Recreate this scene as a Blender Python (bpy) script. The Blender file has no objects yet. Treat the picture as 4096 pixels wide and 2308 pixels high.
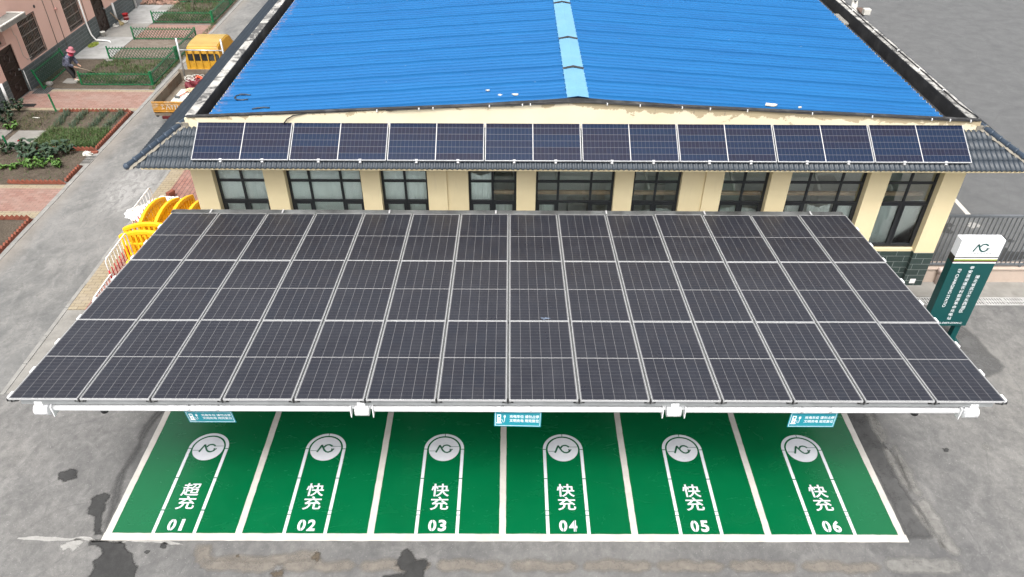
import bpy, bmesh, math, random
from mathutils import Vector, Matrix
R = random.Random(7)
sc = bpy.context.scene
COL = sc.collection
rad = math.radians

# ------------------------------------------------------------------ camera, sky, sun, exposure
CAM_POS = (7.847, -8.790, 11.292)
PITCH, YAW, ROLL, FPX = 0.65046, 0.00365, 0.00573, 3029.1
cp, sp, cy_, sy_ = math.cos(PITCH), math.sin(PITCH), math.cos(YAW), math.sin(YAW)
Fw = Vector((sy_ * cp, cy_ * cp, -sp)); Rt = Vector((cy_, -sy_, 0)); Up = Rt.cross(Fw)
cr, sr = math.cos(ROLL), math.sin(ROLL)
R2 = cr * Rt + sr * Up; U2 = -sr * Rt + cr * Up
cam = bpy.data.cameras.new('camera'); camo = bpy.data.objects.new('camera', cam); COL.objects.link(camo)
camo.matrix_world = Matrix(((R2.x, U2.x, -Fw.x, CAM_POS[0]), (R2.y, U2.y, -Fw.y, CAM_POS[1]), (R2.z, U2.z, -Fw.z, CAM_POS[2]), (0, 0, 0, 1)))
cam.sensor_width = 36; cam.lens = FPX / 4096 * 36; cam.clip_end = 500; cam.clip_start = 0.1
sc.camera = camo

SUN_EL, SUN_AZ = rad(62), rad(186)          # azimuth clockwise from +Y: the light comes from behind the camera
world = bpy.data.worlds.new('World'); sc.world = world; world.use_nodes = True
wt = world.node_tree; bg = wt.nodes['Background']
sky = wt.nodes.new('ShaderNodeTexSky'); sky.sky_type = 'NISHITA'; sky.sun_disc = False
sky.sun_elevation = SUN_EL; sky.sun_rotation = SUN_AZ
sky.air_density = 1.0; sky.dust_density = 8.0; sky.ozone_density = 1.0
hs = wt.nodes.new('ShaderNodeHueSaturation'); hs.inputs['Saturation'].default_value = 0.22
wt.links.new(sky.outputs[0], hs.inputs['Color']); wt.links.new(hs.outputs[0], bg.inputs[0])
bg.inputs[1].default_value = 0.15
sun = bpy.data.lights.new('sun', 'SUN'); suno = bpy.data.objects.new('sun', sun); COL.objects.link(suno)
sun.energy = 1.0; sun.angle = rad(14); sun.color = (1, 0.96, 0.9)
sd = Vector((math.sin(SUN_AZ) * math.cos(SUN_EL), math.cos(SUN_AZ) * math.cos(SUN_EL), math.sin(SUN_EL)))
suno.rotation_euler = sd.to_track_quat('Z', 'Y').to_euler(); suno.location = sd * 60
sc.view_settings.view_transform = 'Standard'; sc.view_settings.look = 'None'
sc.view_settings.gamma = 1; sc.view_settings.exposure = 0.95

# ------------------------------------------------------------------ node helpers
class NT:
    def __init__(s, name):
        s.m = bpy.data.materials.new(name); s.m.use_nodes = True; s.t = s.m.node_tree
        s.b = s.t.nodes['Principled BSDF']; s.out = s.t.nodes['Material Output']
    def lk(s, v, sock):
        if isinstance(v, bpy.types.NodeSocket): s.t.links.new(v, sock)
        elif v is not None:
            if sock.type == 'RGBA' and isinstance(v, (tuple, list)) and len(v) == 3: v = (*v, 1)
            sock.default_value = v
    def n(s, typ, ins=None, **pr):
        nd = s.t.nodes.new('ShaderNode' + typ)
        for k, v in pr.items(): setattr(nd, k, v)
        for k, v in (ins or {}).items(): s.lk(v, nd.inputs[k])
        return nd
    def obj(s): return s.n('TexCoord').outputs['Object']
    def pos(s): return s.n('NewGeometry').outputs['Position']
    def map(s, vec, scale=(1, 1, 1), rot=(0, 0, 0), loc=(0, 0, 0)):
        return s.n('Mapping', {'Vector': vec, 'Scale': scale, 'Rotation': rot, 'Location': loc}).outputs[0]
    def noise(s, vec, scale, detail=5, rough=.6, dist=0):
        return s.n('TexNoise', {'Vector': vec, 'Scale': scale, 'Detail': detail, 'Roughness': rough, 'Distortion': dist}).outputs['Fac']
    def vor(s, vec, scale, out='Distance', feature='F1', rnd=1):
        return s.n('TexVoronoi', {'Vector': vec, 'Scale': scale, 'Randomness': rnd}, feature=feature).outputs[out]
    def mr(s, v, a, b, c=0., d=1.):
        return s.n('MapRange', {'Value': v, 'From Min': a, 'From Max': b, 'To Min': c, 'To Max': d}).outputs[0]
    def ma(s, op, a, b=None, c=None):
        nd = s.n('Math', operation=op); s.lk(a, nd.inputs[0])
        if b is not None: s.lk(b, nd.inputs[1])
        if c is not None: s.lk(c, nd.inputs[2])
        return nd.outputs[0]
    def mix(s, f, a, b, mode='MIX'):
        nd = s.n('Mix', data_type='RGBA', blend_type=mode); s.lk(f, nd.inputs[0]); s.lk(a, nd.inputs[6]); s.lk(b, nd.inputs[7]); return nd.outputs[2]
    def sep(s, v): return s.n('SeparateXYZ', {0: v}).outputs
    def bump(s, h, st=.3, d=.01, nrm=None):
        return s.n('Bump', {'Height': h, 'Strength': st, 'Distance': d, 'Normal': nrm}).outputs[0]
    def fin(s, col, rough=.5, metal=0, nrm=None, coat=0, crough=.1, spec=None, alpha=None):
        s.lk(col, s.b.inputs['Base Color']); s.lk(rough, s.b.inputs['Roughness']); s.lk(metal, s.b.inputs['Metallic'])
        if nrm is not None: s.lk(nrm, s.b.inputs['Normal'])
        if coat: s.lk(coat, s.b.inputs['Coat Weight']); s.lk(crough, s.b.inputs['Coat Roughness'])
        if spec is not None: s.lk(spec, s.b.inputs['Specular IOR Level'])
        return s.m

def simple(name, col, rough=.5, var=.12, scale=6, dirt=None, dirt_amt=.25, dscale=3, bump=0, bscale=40, metal=0, coat=0, spec=None):
    t = NT(name); o = t.pos()
    f = t.noise(o, scale, 6)
    c = t.mix(t.mr(f, .3, .7), tuple(x * (1 - var) for x in col), tuple(min(1, x * (1 + var)) for x in col))
    if dirt:
        g = t.noise(o, dscale, 8, .65)
        c = t.mix(t.mr(g, .5, .75, 0, dirt_amt * 2), c, dirt)
    nr = t.bump(t.noise(o, bscale, 4), bump, .01) if bump else None
    return t.fin(c, rough, metal, nr, coat, spec=spec)

# ------------------------------------------------------------------ mesh builder
def ZV(*a): return Vector(a)
class MB:
    PL = None            # optional (scale, offset) of what is being built, for scaling about the camera
    def __init__(s): s.v = []; s.f = []; s.mi = []; s.sm = []
    def add(s, vs, fs, mi=0, sm=False):
        b = len(s.v); s.v.extend(Vector(v) for v in vs)
        for f in fs: s.f.append([i + b for i in f]); s.mi.append(mi); s.sm.append(sm)
    def obox(s, c, ax, ay, az, mi=0):
        c, ax, ay, az = map(Vector, (c, ax, ay, az)); vs = []
        for k in (-1, 1):
            for j in (-1, 1):
                for i in (-1, 1): vs.append(c + i * ax + j * ay + k * az)
        fs = [(0, 2, 3, 1), (4, 5, 7, 6), (0, 1, 5, 4), (2, 6, 7, 3), (0, 4, 6, 2), (1, 3, 7, 5)]
        if ax.cross(ay).dot(az) < 0: fs = [f[::-1] for f in fs]
        s.add(vs, fs, mi)
    def box(s, x0, x1, y0, y1, z0, z1, mi=0):
        s.obox(((x0 + x1) / 2, (y0 + y1) / 2, (z0 + z1) / 2), ((x1 - x0) / 2, 0, 0), (0, (y1 - y0) / 2, 0), (0, 0, (z1 - z0) / 2), mi)
    def bar(s, p, q, w, h, up=(0, 0, 1), mi=0):
        p, q = Vector(p), Vector(q); d = q - p; u = Vector(up)
        sd_ = d.cross(u)
        if sd_.length < 1e-6: sd_ = d.cross(Vector((1, 0, 0)))
        sd_.normalize(); uu = sd_.cross(d).normalized()
        s.obox((p + q) / 2, d / 2, sd_ * w / 2, uu * h / 2, mi)
    def tube(s, pts, r, n=10, mi=0, sm=True, cap=True, closed=False):
        pts = [Vector(p) for p in pts]; m = len(pts); rs = r if isinstance(r, (list, tuple)) else [r] * m
        vs = []; fs = []; prev = None
        for i, p in enumerate(pts):
            d = (pts[min(i + 1, m - 1)] - pts[max(i - 1, 0)]).normalized()
            if prev is None:
                a = Vector((0, 0, 1)) if abs(d.z) < .9 else Vector((1, 0, 0)); u = d.cross(a).normalized()
            else: u = (prev - d * prev.dot(d)).normalized()
            prev = u; w = d.cross(u)
            for k in range(n):
                a = 2 * math.pi * k / n; vs.append(p + rs[i] * (math.cos(a) * u + math.sin(a) * w))
        for i in range(m - 1):
            for k in range(n):
                k2 = (k + 1) % n; fs.append((i * n + k, i * n + k2, (i + 1) * n + k2, (i + 1) * n + k))
        s.add(vs, fs, mi, sm)
        if cap:
            b = len(s.v) - m * n
            s.f.append([b + k for k in range(n)][::-1]); s.mi.append(mi); s.sm.append(False)
            s.f.append([b + (m - 1) * n + k for k in range(n)]); s.mi.append(mi); s.sm.append(False)
    def lathe(s, prof, c=(0, 0, 0), n=16, mi=0, sm=True, M=None):
        vs = []; fs = []
        for r, z in prof:
            for k in range(n):
                a = 2 * math.pi * k / n; p = Vector((r * math.cos(a), r * math.sin(a), z))
                if M: p = M @ p
                vs.append(p + Vector(c))
        for i in range(len(prof) - 1):
            for k in range(n):
                k2 = (k + 1) % n; fs.append((i * n + k, i * n + k2, (i + 1) * n + k2, (i + 1) * n + k))
        s.add(vs, fs, mi, sm)
    def poly(s, pts, z, mi=0): s.add([(p[0], p[1], z) for p in pts], [list(range(len(pts)))], mi)
    def prism(s, pts, d, mi=0):
        """closed planar polygon pts (3-D) extruded by vector d"""
        pts = [Vector(p) for p in pts]; d = Vector(d); n = len(pts)
        vs = pts + [p + d for p in pts]
        fs = [list(range(n))[::-1], list(range(n, 2 * n))] + [(i, (i + 1) % n, n + (i + 1) % n, n + i) for i in range(n)]
        s.add(vs, fs, mi)
    def ribbon(s, pts, w, z, mi=0):
        pts = [Vector((p[0], p[1])) for p in pts]; L = []; 
        for i, p in enumerate(pts):
            a = pts[max(i - 1, 0)]; b = pts[min(i + 1, len(pts) - 1)]; d = (b - a).normalized(); nn = Vector((-d.y, d.x)) * w / 2
            L.append((p + nn, p - nn))
        vs = []; fs = []
        for a, b in L: vs += [(a.x, a.y, z), (b.x, b.y, z)]
        for i in range(len(L) - 1): fs.append((2 * i, 2 * i + 1, 2 * i + 3, 2 * i + 2))
        s.add(vs, fs, mi)
    def xf(s, M):
        s.v = [M @ v for v in s.v]; return s
    def build(s, name, mats, parent=None, bevel=0, local=False, normals=False):
        me = bpy.data.meshes.new(name)
        off = Vector((0, 0, 0))
        if MB.PL: s.v = [v * MB.PL[0] + MB.PL[1] for v in s.v]
        if parent is not None and not local:
            p = parent
            while p is not None: off += p.location; p = p.parent
        me.from_pydata([tuple(v - off) for v in s.v], [], s.f)
        if not isinstance(mats, (list, tuple)): mats = [mats]
        for m in mats: me.materials.append(m)
        me.polygons.foreach_set('material_index', s.mi); me.polygons.foreach_set('use_smooth', s.sm)
        if normals:
            bm = bmesh.new(); bm.from_mesh(me); bmesh.ops.recalc_face_normals(bm, faces=bm.faces); bm.to_mesh(me); bm.free()
        me.update()
        o = bpy.data.objects.new(name, me); COL.objects.link(o)
        if parent is not None: o.parent = parent
        if bevel:
            b = o.modifiers.new('bevel', 'BEVEL'); b.width = bevel; b.segments = 2; b.limit_method = 'ANGLE'
        return o

def tag(o, label=None, cat=None, group=None, kind=None):
    if label: o['label'] = label
    if cat: o['category'] = cat
    if group: o['group'] = group
    if kind: o['kind'] = kind
    return o
def thing(name, label, cat, loc=(0, 0, 0), group=None):
    o = bpy.data.objects.new(name, None); COL.objects.link(o); o.location = loc; o.empty_display_size = .2
    return tag(o, label, cat, group)
def kids(o): return [c for c in bpy.data.objects if c.parent == o]
def copy_tree(o, parent=None):
    c = o.copy(); COL.objects.link(c)
    if parent is not None: c.parent = parent
    for ch in kids(o): copy_tree(ch, c)
    return c
def struct(mb, name, mats, parent=None, **k):
    o = mb.build(name, mats, parent, **k)
    if parent is None: o['kind'] = 'structure'
    return o

def text_mb(body, w=None, h=None, bold=.02, stencil=None):
    """lettering as a flat mesh in the XY plane, centred on 0, fitted to w x h"""
    cu = bpy.data.curves.new('txt', 'FONT'); cu.body = body; cu.offset = bold; cu.resolution_u = 3; cu.size = 1
    o = bpy.data.objects.new('txt', cu); COL.objects.link(o)
    dg = bpy.context.evaluated_depsgraph_get(); dg.update()
    me = bpy.data.meshes.new_from_object(o.evaluated_get(dg))
    bpy.data.objects.remove(o); bpy.data.curves.remove(cu)
    vs = [v.co.copy() for v in me.vertices]; fs = [list(p.vertices) for p in me.polygons]; bpy.data.meshes.remove(me)
    x0 = min(v.x for v in vs); x1 = max(v.x for v in vs); y0 = min(v.y for v in vs); y1 = max(v.y for v in vs)
    sx = w / (x1 - x0) if w else h / (y1 - y0); sy = h / (y1 - y0) if h else sx
    mb = MB(); mb.add([((v.x - (x0 + x1) / 2) * sx, (v.y - (y0 + y1) / 2) * sy, 0) for v in vs], fs)
    if stencil:
        me = bpy.data.meshes.new('t'); me.from_pydata([tuple(v) for v in mb.v], [], mb.f); bm = bmesh.new(); bm.from_mesh(me)
        for x, hw in stencil:
            for xx in (x - hw, x + hw):
                bmesh.ops.bisect_plane(bm, geom=bm.verts[:] + bm.edges[:] + bm.faces[:], plane_co=(xx, 0, 0), plane_no=(1, 0, 0))
            bmesh.ops.delete(bm, geom=[f for f in bm.faces if abs(f.calc_center_median().x - x) < hw], context='FACES')
        bm.to_mesh(me); bm.free()
        mb = MB(); mb.add([v.co.copy() for v in me.vertices], [list(p.vertices) for p in me.polygons]); bpy.data.meshes.remove(me)
    return mb
def frame_mat(o, x, y):
    """matrix placing the XY plane at o with axes x, y"""
    x = Vector(x).normalized(); y = Vector(y); y = (y - x * y.dot(x)).normalized(); z = x.cross(y); o = Vector(o)
    return Matrix(((x.x, y.x, z.x, o.x), (x.y, y.y, z.y, o.y), (x.z, y.z, z.z, o.z), (0, 0, 0, 1)))
def ragged(pts, seed=0, it=4, amt=.16):
    rr = random.Random(seed); P = [Vector(p) for p in pts]
    for k in range(it):
        Q = []
        for i, p in enumerate(P):
            q = P[(i + 1) % len(P)]; d = q - p; n = Vector((-d.y, d.x)); Q += [p, (p + q) / 2 + n * rr.uniform(-amt, amt)]
        P = Q
    return P
def blob(c, r, n=26, seed=0, jag=.18, sx=1, sy=1):
    rr = random.Random(seed); ph = [rr.uniform(0, 6.28) for _ in range(6)]; am = [rr.uniform(.3, 1) for _ in range(6)]
    out = []
    for i in range(n):
        a = 2 * math.pi * i / n
        k = 1 + jag * sum(am[j] * math.sin((j + 2) * a + ph[j]) for j in range(6)) / 2 + rr.uniform(-.03, .03)
        out.append((c[0] + r * sx * k * math.cos(a), c[1] + r * sy * k * math.sin(a)))
    return out
# ------------------------------------------------------------------ materials
def m_ground():
    t = NT('asphalt_ground'); p = t.pos(); x, y, z = t.sep(p)
    big = t.noise(p, .32, 5, .55, .4); med = t.noise(p, 1.7, 9, .68, .4); sml = t.noise(p, 7, 8, .7); fine = t.noise(p, 75, 3, .75)
    asp = t.mix(t.mr(big, .34, .66), (.090, .090, .092), (.168, .166, .161))
    asp = t.mix(t.mr(med, .42, .70, 0, .7), asp, (.215, .21, .203))
    con = t.mix(t.mr(med, .34, .66), (.135, .133, .129), (.225, .22, .211))
    con = t.mix(t.mr(big, .5, .7, 0, .5), con, (.25, .238, .22))
    lft = t.mr(t.ma('ADD', t.ma('ADD', x, t.ma('MULTIPLY', y, .25)), t.ma('MULTIPLY', t.mr(med, 0, 1, -1, 1), 2.0)), 1.3, -1.2)
    far = t.mr(t.ma('ADD', x, t.ma('MULTIPLY', y, .35)), 20.5, 19.5)
    c = t.mix(t.ma('MULTIPLY', lft, far), asp, con)
    rgt = t.mr(t.ma('ADD', x, t.mr(med, 0, 1, -1.5, 1.5)), 16.0, 18.6, 0, .55)
    c = t.mix(t.ma('MULTIPLY', rgt, t.mr(y, 5.6, 3.0)), c, (.235, .225, .205))
    c = t.mix(t.mr(sml, .44, .70, 0, .55), c, (.072, .072, .072))
    mot = t.noise(t.map(p, (1.25, .8, 1), (0, 0, .7)), 3.1, 9, .74, .7); c = t.mix(t.mr(mot, .50, .66, 0, .42), c, (.082, .082, .083)); c = t.mix(t.mr(mot, .48, .36, 0, .30), c, (.29, .285, .272))
    c = t.mix(t.mr(t.noise(p, 11, 6, .75, .5), .56, .72, 0, .35), c, (.33, .325, .31))
    c = t.mix(t.mr(t.vor(p, 15), .11, .05, 0, .6), c, (.50, .49, .47))          # exposed pale aggregate
    c = t.mix(t.mr(t.vor(p, 37), .12, .04, 0, .35), c, (.40, .39, .37))
    c = t.mix(t.mr(fine, .36, .68, 0, .6), c, (.075, .075, .075))
    c = t.mix(t.ma('MULTIPLY', t.mr(x, 17.5, 18.5), t.mr(y, 6.2, 6.6)), c, t.mix(t.mr(med, .3, .7), (.082, .084, .086), (.115, .117, .118)))
    w = t.n('TexWave', {'Vector': t.map(p, rot=(0, 0, .4)), 'Scale': .16, 'Distortion': 9., 'Detail': 3., 'Detail Scale': .8, 'Detail Roughness': .55}).outputs['Fac']
    tyre = t.mr(t.ma('ABSOLUTE', t.ma('SUBTRACT', w, .5)), .035, .008, 0, 1)
    c = t.mix(t.ma('MULTIPLY', tyre, t.mr(med, .38, .6, 0, .42)), c, (.085, .085, .085))
    return t.fin(c, .88, 0, t.bump(t.ma('ADD', fine, t.ma('MULTIPLY', sml, .5)), .5, .008), spec=.3)
def m_road():
    t = NT('worn_concrete'); p = t.pos()
    a = t.noise(t.map(p, (1.2, .85, 1), (0, 0, -.5)), 1.3, 9, .7, .5); b = t.noise(p, .3, 4, .55, .5); f = t.noise(p, 80, 3, .7)
    c = t.mix(t.mr(a, .33, .66), (.105, .107, .106), (.21, .207, .198))
    c = t.mix(t.mr(t.noise(p, 8, 7, .72), .45, .72, 0, .42), c, (.08, .082, .08))
    mt = t.noise(t.map(p, (1.3, .8, 1), (0, 0, -.7)), 2.6, 9, .74, .8); c = t.mix(t.mr(mt, .50, .66, 0, .42), c, (.088, .09, .089)); c = t.mix(t.mr(mt, .46, .34, 0, .35), c, (.30, .295, .282))
    c = t.mix(t.mr(b, .46, .70, 0, .5), c, (.255, .25, .24))
    st = t.noise(t.map(p, (3.2, 1.6, 1), (0, 0, .55)), 1.4, 7, .62, 1.5)
    x, y, z = t.sep(p)
    d = t.n('VectorMath', {0: p, 1: (-3.35, 10.9, 0)}, operation='SUBTRACT').outputs[0]
    dl = t.n('VectorMath', {0: t.map(d, (1.05, .55, 1))}, operation='LENGTH').outputs['Value']
    pw = t.ma('MULTIPLY', t.mr(dl, 1.1, .25), t.mr(st, .36, .62)); pw = t.mr(pw, 0, .7)
    c = t.mix(t.ma('MULTIPLY', pw, .6), c, (.36, .355, .345))                     # spilt lime
    cr = t.noise(t.map(p, (1, 1, 1), (0, 0, .2)), 1.3, 2, .4, 3.5)
    cr = t.mr(t.ma('ABSOLUTE', t.ma('SUBTRACT', cr, .5)), .011, .002, 0, .6)
    c = t.mix(cr, c, (.10, .10, .095))                                        # tyre scuffs
    ed = t.mr(t.ma('ADD', x, t.ma('MULTIPLY', b, .9)), -4.35, -4.9, 0, .55)
    c = t.mix(ed, c, (.26, .225, .185))                                        # sandy edge
    c = t.mix(t.mr(f, .35, .7, 0, .35), c, (.10, .10, .10))
    return t.fin(c, .9, 0, t.bump(f, .3, .005), spec=.3)
def m_brick(name, c1, c2, mort, bw=.2, bh=.1, rot=0, dirt=(.4, .36, .32), vert=False, msz=.006, rough=.85, off=.5):
    t = NT(name); p = t.pos()
    v = p
    if vert:   # wall facing X: use (y, z)
        x, y, z = t.sep(p); v = t.n('CombineXYZ', {0: y, 1: z, 2: 0.}).outputs[0] if vert == 'x' else t.n('CombineXYZ', {0: x, 1: z, 2: 0.}).outputs[0]
    if rot: v = t.map(v, rot=(0, 0, rot))
    br = t.n('TexBrick', {'Vector': v, 'Color1': c1, 'Color2': c2, 'Mortar': mort, 'Scale': 1., 'Mortar Size': msz, 'Mortar Smooth': .2, 'Bias': 0., 'Brick Width': bw, 'Row Height': bh}, offset=off)
    g = t.noise(p, 1.3, 7, .65); f = t.noise(p, 40, 4)
    c = t.mix(t.mr(g, .42, .7, 0, .6), br.outputs['Color'], dirt)
    c = t.mix(t.mr(f, .4, .75, 0, .25), c, (.12, .1, .09))
    h = t.ma('SUBTRACT', 1., br.outputs['Fac'])
    return t.fin(c, rough, 0, t.bump(t.ma('ADD', h, t.ma('MULTIPLY', f, .4)), .5, .006), spec=.3)
CK = .90               # the carport is drawn at module size 1.134 m and scaled by this about the camera position, with its signs
def m_cells():
    """monocrystalline module: 6 columns x 24 half cells, local x 0..1.1341, y 0..2.32"""
    t = NT('mono_cells'); o = t.map(t.obj(), (1 / CK, 1 / CK, 1)); x, y, z = t.sep(o); p = t.pos()
    u = t.ma('MULTIPLY', t.mr(x, .022, 1.112), 6.); v = t.ma('MULTIPLY', t.mr(y, .022, 2.298), 24.)
    fu = t.ma('FRACT', u); fv = t.ma('FRACT', v)
    du = t.ma('MINIMUM', fu, t.ma('SUBTRACT', 1., fu)); dv = t.ma('MINIMUM', fv, t.ma('SUBTRACT', 1., fv))
    lu = t.mr(du, .026, .012); lv = t.mr(dv, .04, .015)
    mid = t.mr(t.ma('ABSOLUTE', t.ma('SUBTRACT', v, 12.)), .13, .09)
    oi = t.n('ObjectInfo').outputs['Random']
    cid = t.n('CombineXYZ', {0: t.ma('FLOOR', u), 1: t.ma('FLOOR', v), 2: t.ma('MULTIPLY', oi, 91.)}).outputs[0]
    wn = t.n('TexWhiteNoise', {'Vector': cid}).outputs['Value']
    blk = t.n('CombineXYZ', {0: t.ma('FLOOR', u), 1: t.ma('FLOOR', t.ma('MULTIPLY', v, .3)), 2: t.ma('MULTIPLY', oi, 37.)}).outputs[0]
    wb = t.n('TexWhiteNoise', {'Vector': blk}).outputs['Value']
    tint = t.n('CombineXYZ', {0: t.ma('MULTIPLY', oi, 7.), 1: 3., 2: 1.}).outputs[0]
    wt_ = t.n('TexWhiteNoise', {'Vector': tint}).outputs['Value']
    c = t.mix(wb, (.0145, .0170, .0255), (.0175, .0180, .0245)); c = t.mix(t.ma('MULTIPLY', wt_, .7), c, (.0195, .0205, .0275))
    c = t.mix(t.ma('MULTIPLY', wn, .5), c, (.014, .0145, .022))
    fing = t.ma('FRACT', t.ma('MULTIPLY', fu, 10.)); fing = t.mr(t.ma('ABSOLUTE', t.ma('SUBTRACT', fing, .5)), .47, .5, 0, .35)
    c = t.mix(fing, c, (.05, .05, .052))
    c = t.mix(t.ma('MULTIPLY', lv, .42), c, (.17, .17, .17))
    c = t.mix(t.ma('MULTIPLY', lu, .52), c, (.25, .25, .25))
    c = t.mix(mid, c, (.24, .24, .24))
    sp_ = t.vor(p, 24); c = t.mix(t.mr(sp_, .07, .03, 0, .5), c, (.3, .3, .3))
    du_ = t.noise(p, 2.2, 7, .65); c = t.mix(t.mr(du_, .45, .75, 0, .10), c, (.10, .105, .12))
    ro = t.mr(du_, .3, .7, .26, .40)
    return t.fin(c, ro, 0, t.bump(t.noise(p, 160, 2), .05, .002), spec=.32)
def m_cells2():
    """polycrystalline module on the tiled eave: 24 x 6 cells, local x 0..2.04, y 0..1.0"""
    t = NT('poly_cells'); o = t.obj(); x, y, z = t.sep(o); p = t.pos()
    u = t.ma('MULTIPLY', t.mr(x, .02, 2.02), 24.); v = t.ma('MULTIPLY', t.mr(y, .02, .98), 6.)
    fu = t.ma('FRACT', u); fv = t.ma('FRACT', v)
    du = t.ma('MINIMUM', fu, t.ma('SUBTRACT', 1., fu)); dv = t.ma('MINIMUM', fv, t.ma('SUBTRACT', 1., fv))
    lu = t.mr(du, .085, .03); lv = t.mr(dv, .035, .012); mid = t.mr(t.ma('ABSOLUTE', t.ma('SUBTRACT', u, 12.)), .13, .08)
    oi = t.n('ObjectInfo').outputs['Random']
    a = t.n('CombineXYZ', {0: t.ma('FLOOR', t.ma('MULTIPLY', u, .0834)), 1: t.ma('FLOOR', v), 2: t.ma('MULTIPLY', oi, 53.)}).outputs[0]
    wa = t.n('TexWhiteNoise', {'Vector': a}).outputs['Value']
    b = t.n('CombineXYZ', {0: t.ma('FLOOR', u), 1: t.ma('FLOOR', v), 2: t.ma('MULTIPLY', oi, 17.)}).outputs[0]
    wb = t.n('TexWhiteNoise', {'Vector': b}).outputs['Value']
    c = t.mix(t.mr(wa, .3, .7), (.0035, .011, .033), (.007, .008, .022))
    c = t.mix(t.ma('MULTIPLY', wb, .2), c, (.008, .018, .045))
    gr = t.vor(p, 60, 'Color'); c = t.mix(.12, c, gr, 'OVERLAY')
    c = t.mix(t.ma('MULTIPLY', lu, .2), c, (.12, .13, .17))
    c = t.mix(t.ma('MULTIPLY', lv, .4), c, (.20, .20, .22)); c = t.mix(mid, c, (.42, .42, .43))
    return t.fin(c, .2, 0, spec=.3)
def m_blue():
    t = NT('blue_sheet'); p = t.pos(); x, y, z = t.sep(p)
    n1 = t.noise(t.map(p, (.35, 2.4, 1)), 1.2, 6, .6); n2 = t.noise(p, 3, 8, .7)
    yy = t.ma('FRACT', t.ma('DIVIDE', t.ma('SUBTRACT', y, 6.62), .84))
    c = t.mix(t.mr(n1, .3, .7), (.004, .078, .225), (.006, .098, .265))
    c = t.mix(t.mr(n2, .62, .8, 0, .35), c, (.03, .19, .42))
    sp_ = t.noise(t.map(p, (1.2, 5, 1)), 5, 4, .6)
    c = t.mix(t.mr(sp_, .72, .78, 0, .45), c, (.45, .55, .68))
    ed = t.ma('ABSOLUTE', t.ma('SUBTRACT', x, 9.385)); rn = t.noise(p, 7, 5, .7)
    c = t.mix(t.ma('MULTIPLY', t.mr(t.ma('ADD', ed, t.ma('MULTIPLY', rn, .5)), 8.2, 8.5), t.mr(rn, .45, .7, 0, .8)), c, (.26, .15, .08))
    return t.fin(c, .55, 0, t.bump(n2, .06, .01), spec=.2)
def m_plaster():
    t = NT('cream_plaster'); p = t.pos(); x, y, z = t.sep(p)
    a = t.noise(p, .9, 6, .6); f = t.noise(p, 60, 3)
    c = t.mix(t.mr(a, .3, .7), (.71, .60, .37), (.77, .655, .42))
    st = t.noise(t.map(p, (3.5, 3.5, .35)), 2.2, 6, .65)
    c = t.mix(t.mr(st, .58, .8, 0, .3), c, (.42, .36, .26))
    return t.fin(c, .8, 0, t.bump(f, .15, .004), spec=.3)
def m_parapet():
    t = NT('flaking_plaster'); p = t.pos(); x, y, z = t.sep(p)
    a = t.noise(p, .9, 6, .6)
    c = t.mix(t.mr(a, .3, .7), (.66, .58, .41), (.71, .64, .48))
    n = t.noise(t.map(p, (1, 1, 1.6)), 2.1, 8, .7, .5)
    hi = t.mr(t.ma('ADD', z, t.ma('MULTIPLY', t.ma('ABSOLUTE', t.ma('SUBTRACT', x, 9.28)), .0445)), 4.50, 4.66, 0, .22)
    rt = t.mr(x, 8.8, 9.6, -.12, .03)
    fl = t.mr(t.ma('ADD', t.ma('ADD', n, hi), rt), .635, .655)
    c = t.mix(t.ma('MULTIPLY', fl, .85), c, (.36, .29, .18))
    dk = t.noise(t.map(p, (14, 1, 1.5)), 2.0, 4, .6)
    c = t.mix(t.ma('MULTIPLY', fl, t.mr(dk, .66, .72, 0, .9)), c, (.06, .06, .065))
    return t.fin(c, .85, 0, t.bump(t.ma('MULTIPLY', fl, -1.), .4, .01), spec=.3)
def m_captop():
    t = NT('weathered_capping'); p = t.pos()
    n = t.noise(t.map(p, (1, .8, 1)), 2.6, 9, .72, .6); f = t.noise(p, 9, 6, .7)
    c = t.mix(t.mr(n, .42, .54), (.065, .065, .065), (.42, .41, .385)); c = t.mix(t.mr(f, .4, .7, 0, .45), c, (.15, .147, .14))
    return t.fin(c, .9, 0, t.bump(f, .4, .01), spec=.3)
def m_tile():
    t = NT('slate_tile'); p = t.pos(); n = t.noise(p, 4, 7, .65); s = t.noise(t.map(p, (9, 1.4, 1.4)), 2, 5, .6)
    c = t.mix(t.mr(n, .3, .7), (.015, .022, .031), (.028, .038, .050)); c = t.mix(t.mr(s, .55, .8, 0, .4), c, (.07, .08, .088))
    return t.fin(c, .42, 0, None, spec=.35)
def m_green_paint():
    t = NT('green_floor_paint'); p = t.pos(); n = t.noise(p, .8, 6, .6); s = t.noise(t.map(p, (1.0, 1.9, 1), (0, 0, .5)), 1.6, 8, .68, .8)
    c = t.mix(t.mr(n, .3, .7), (.000, .092, .030), (.0005, .108, .036))
    c = t.mix(t.mr(s, .64, .8, 0, .12), c, (.01, .11, .055))
    b = t.noise(t.map(p, (1, 1.6, 1), (0, 0, .55)), 30, 5, .65); ro = t.mr(s, .3, .7, .20, .30)
    return t.fin(c, ro, 0, t.bump(b, .08, .004), spec=.65)
def m_line(name='line_paint', c1=(.42, .40, .365), c2=(.51, .49, .455)):
    t = NT(name); p = t.pos(); n = t.noise(p, 2.5, 8, .68); f = t.noise(p, 60, 3)
    c = t.mix(t.mr(n, .35, .65), c1, c2); c = t.mix(t.mr(t.noise(p, 9, 6, .7), .62, .75, 0, .35), c, (.27, .25, .22))
    return t.fin(c, .7, 0, t.bump(f, .2, .004), spec=.3)
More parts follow.
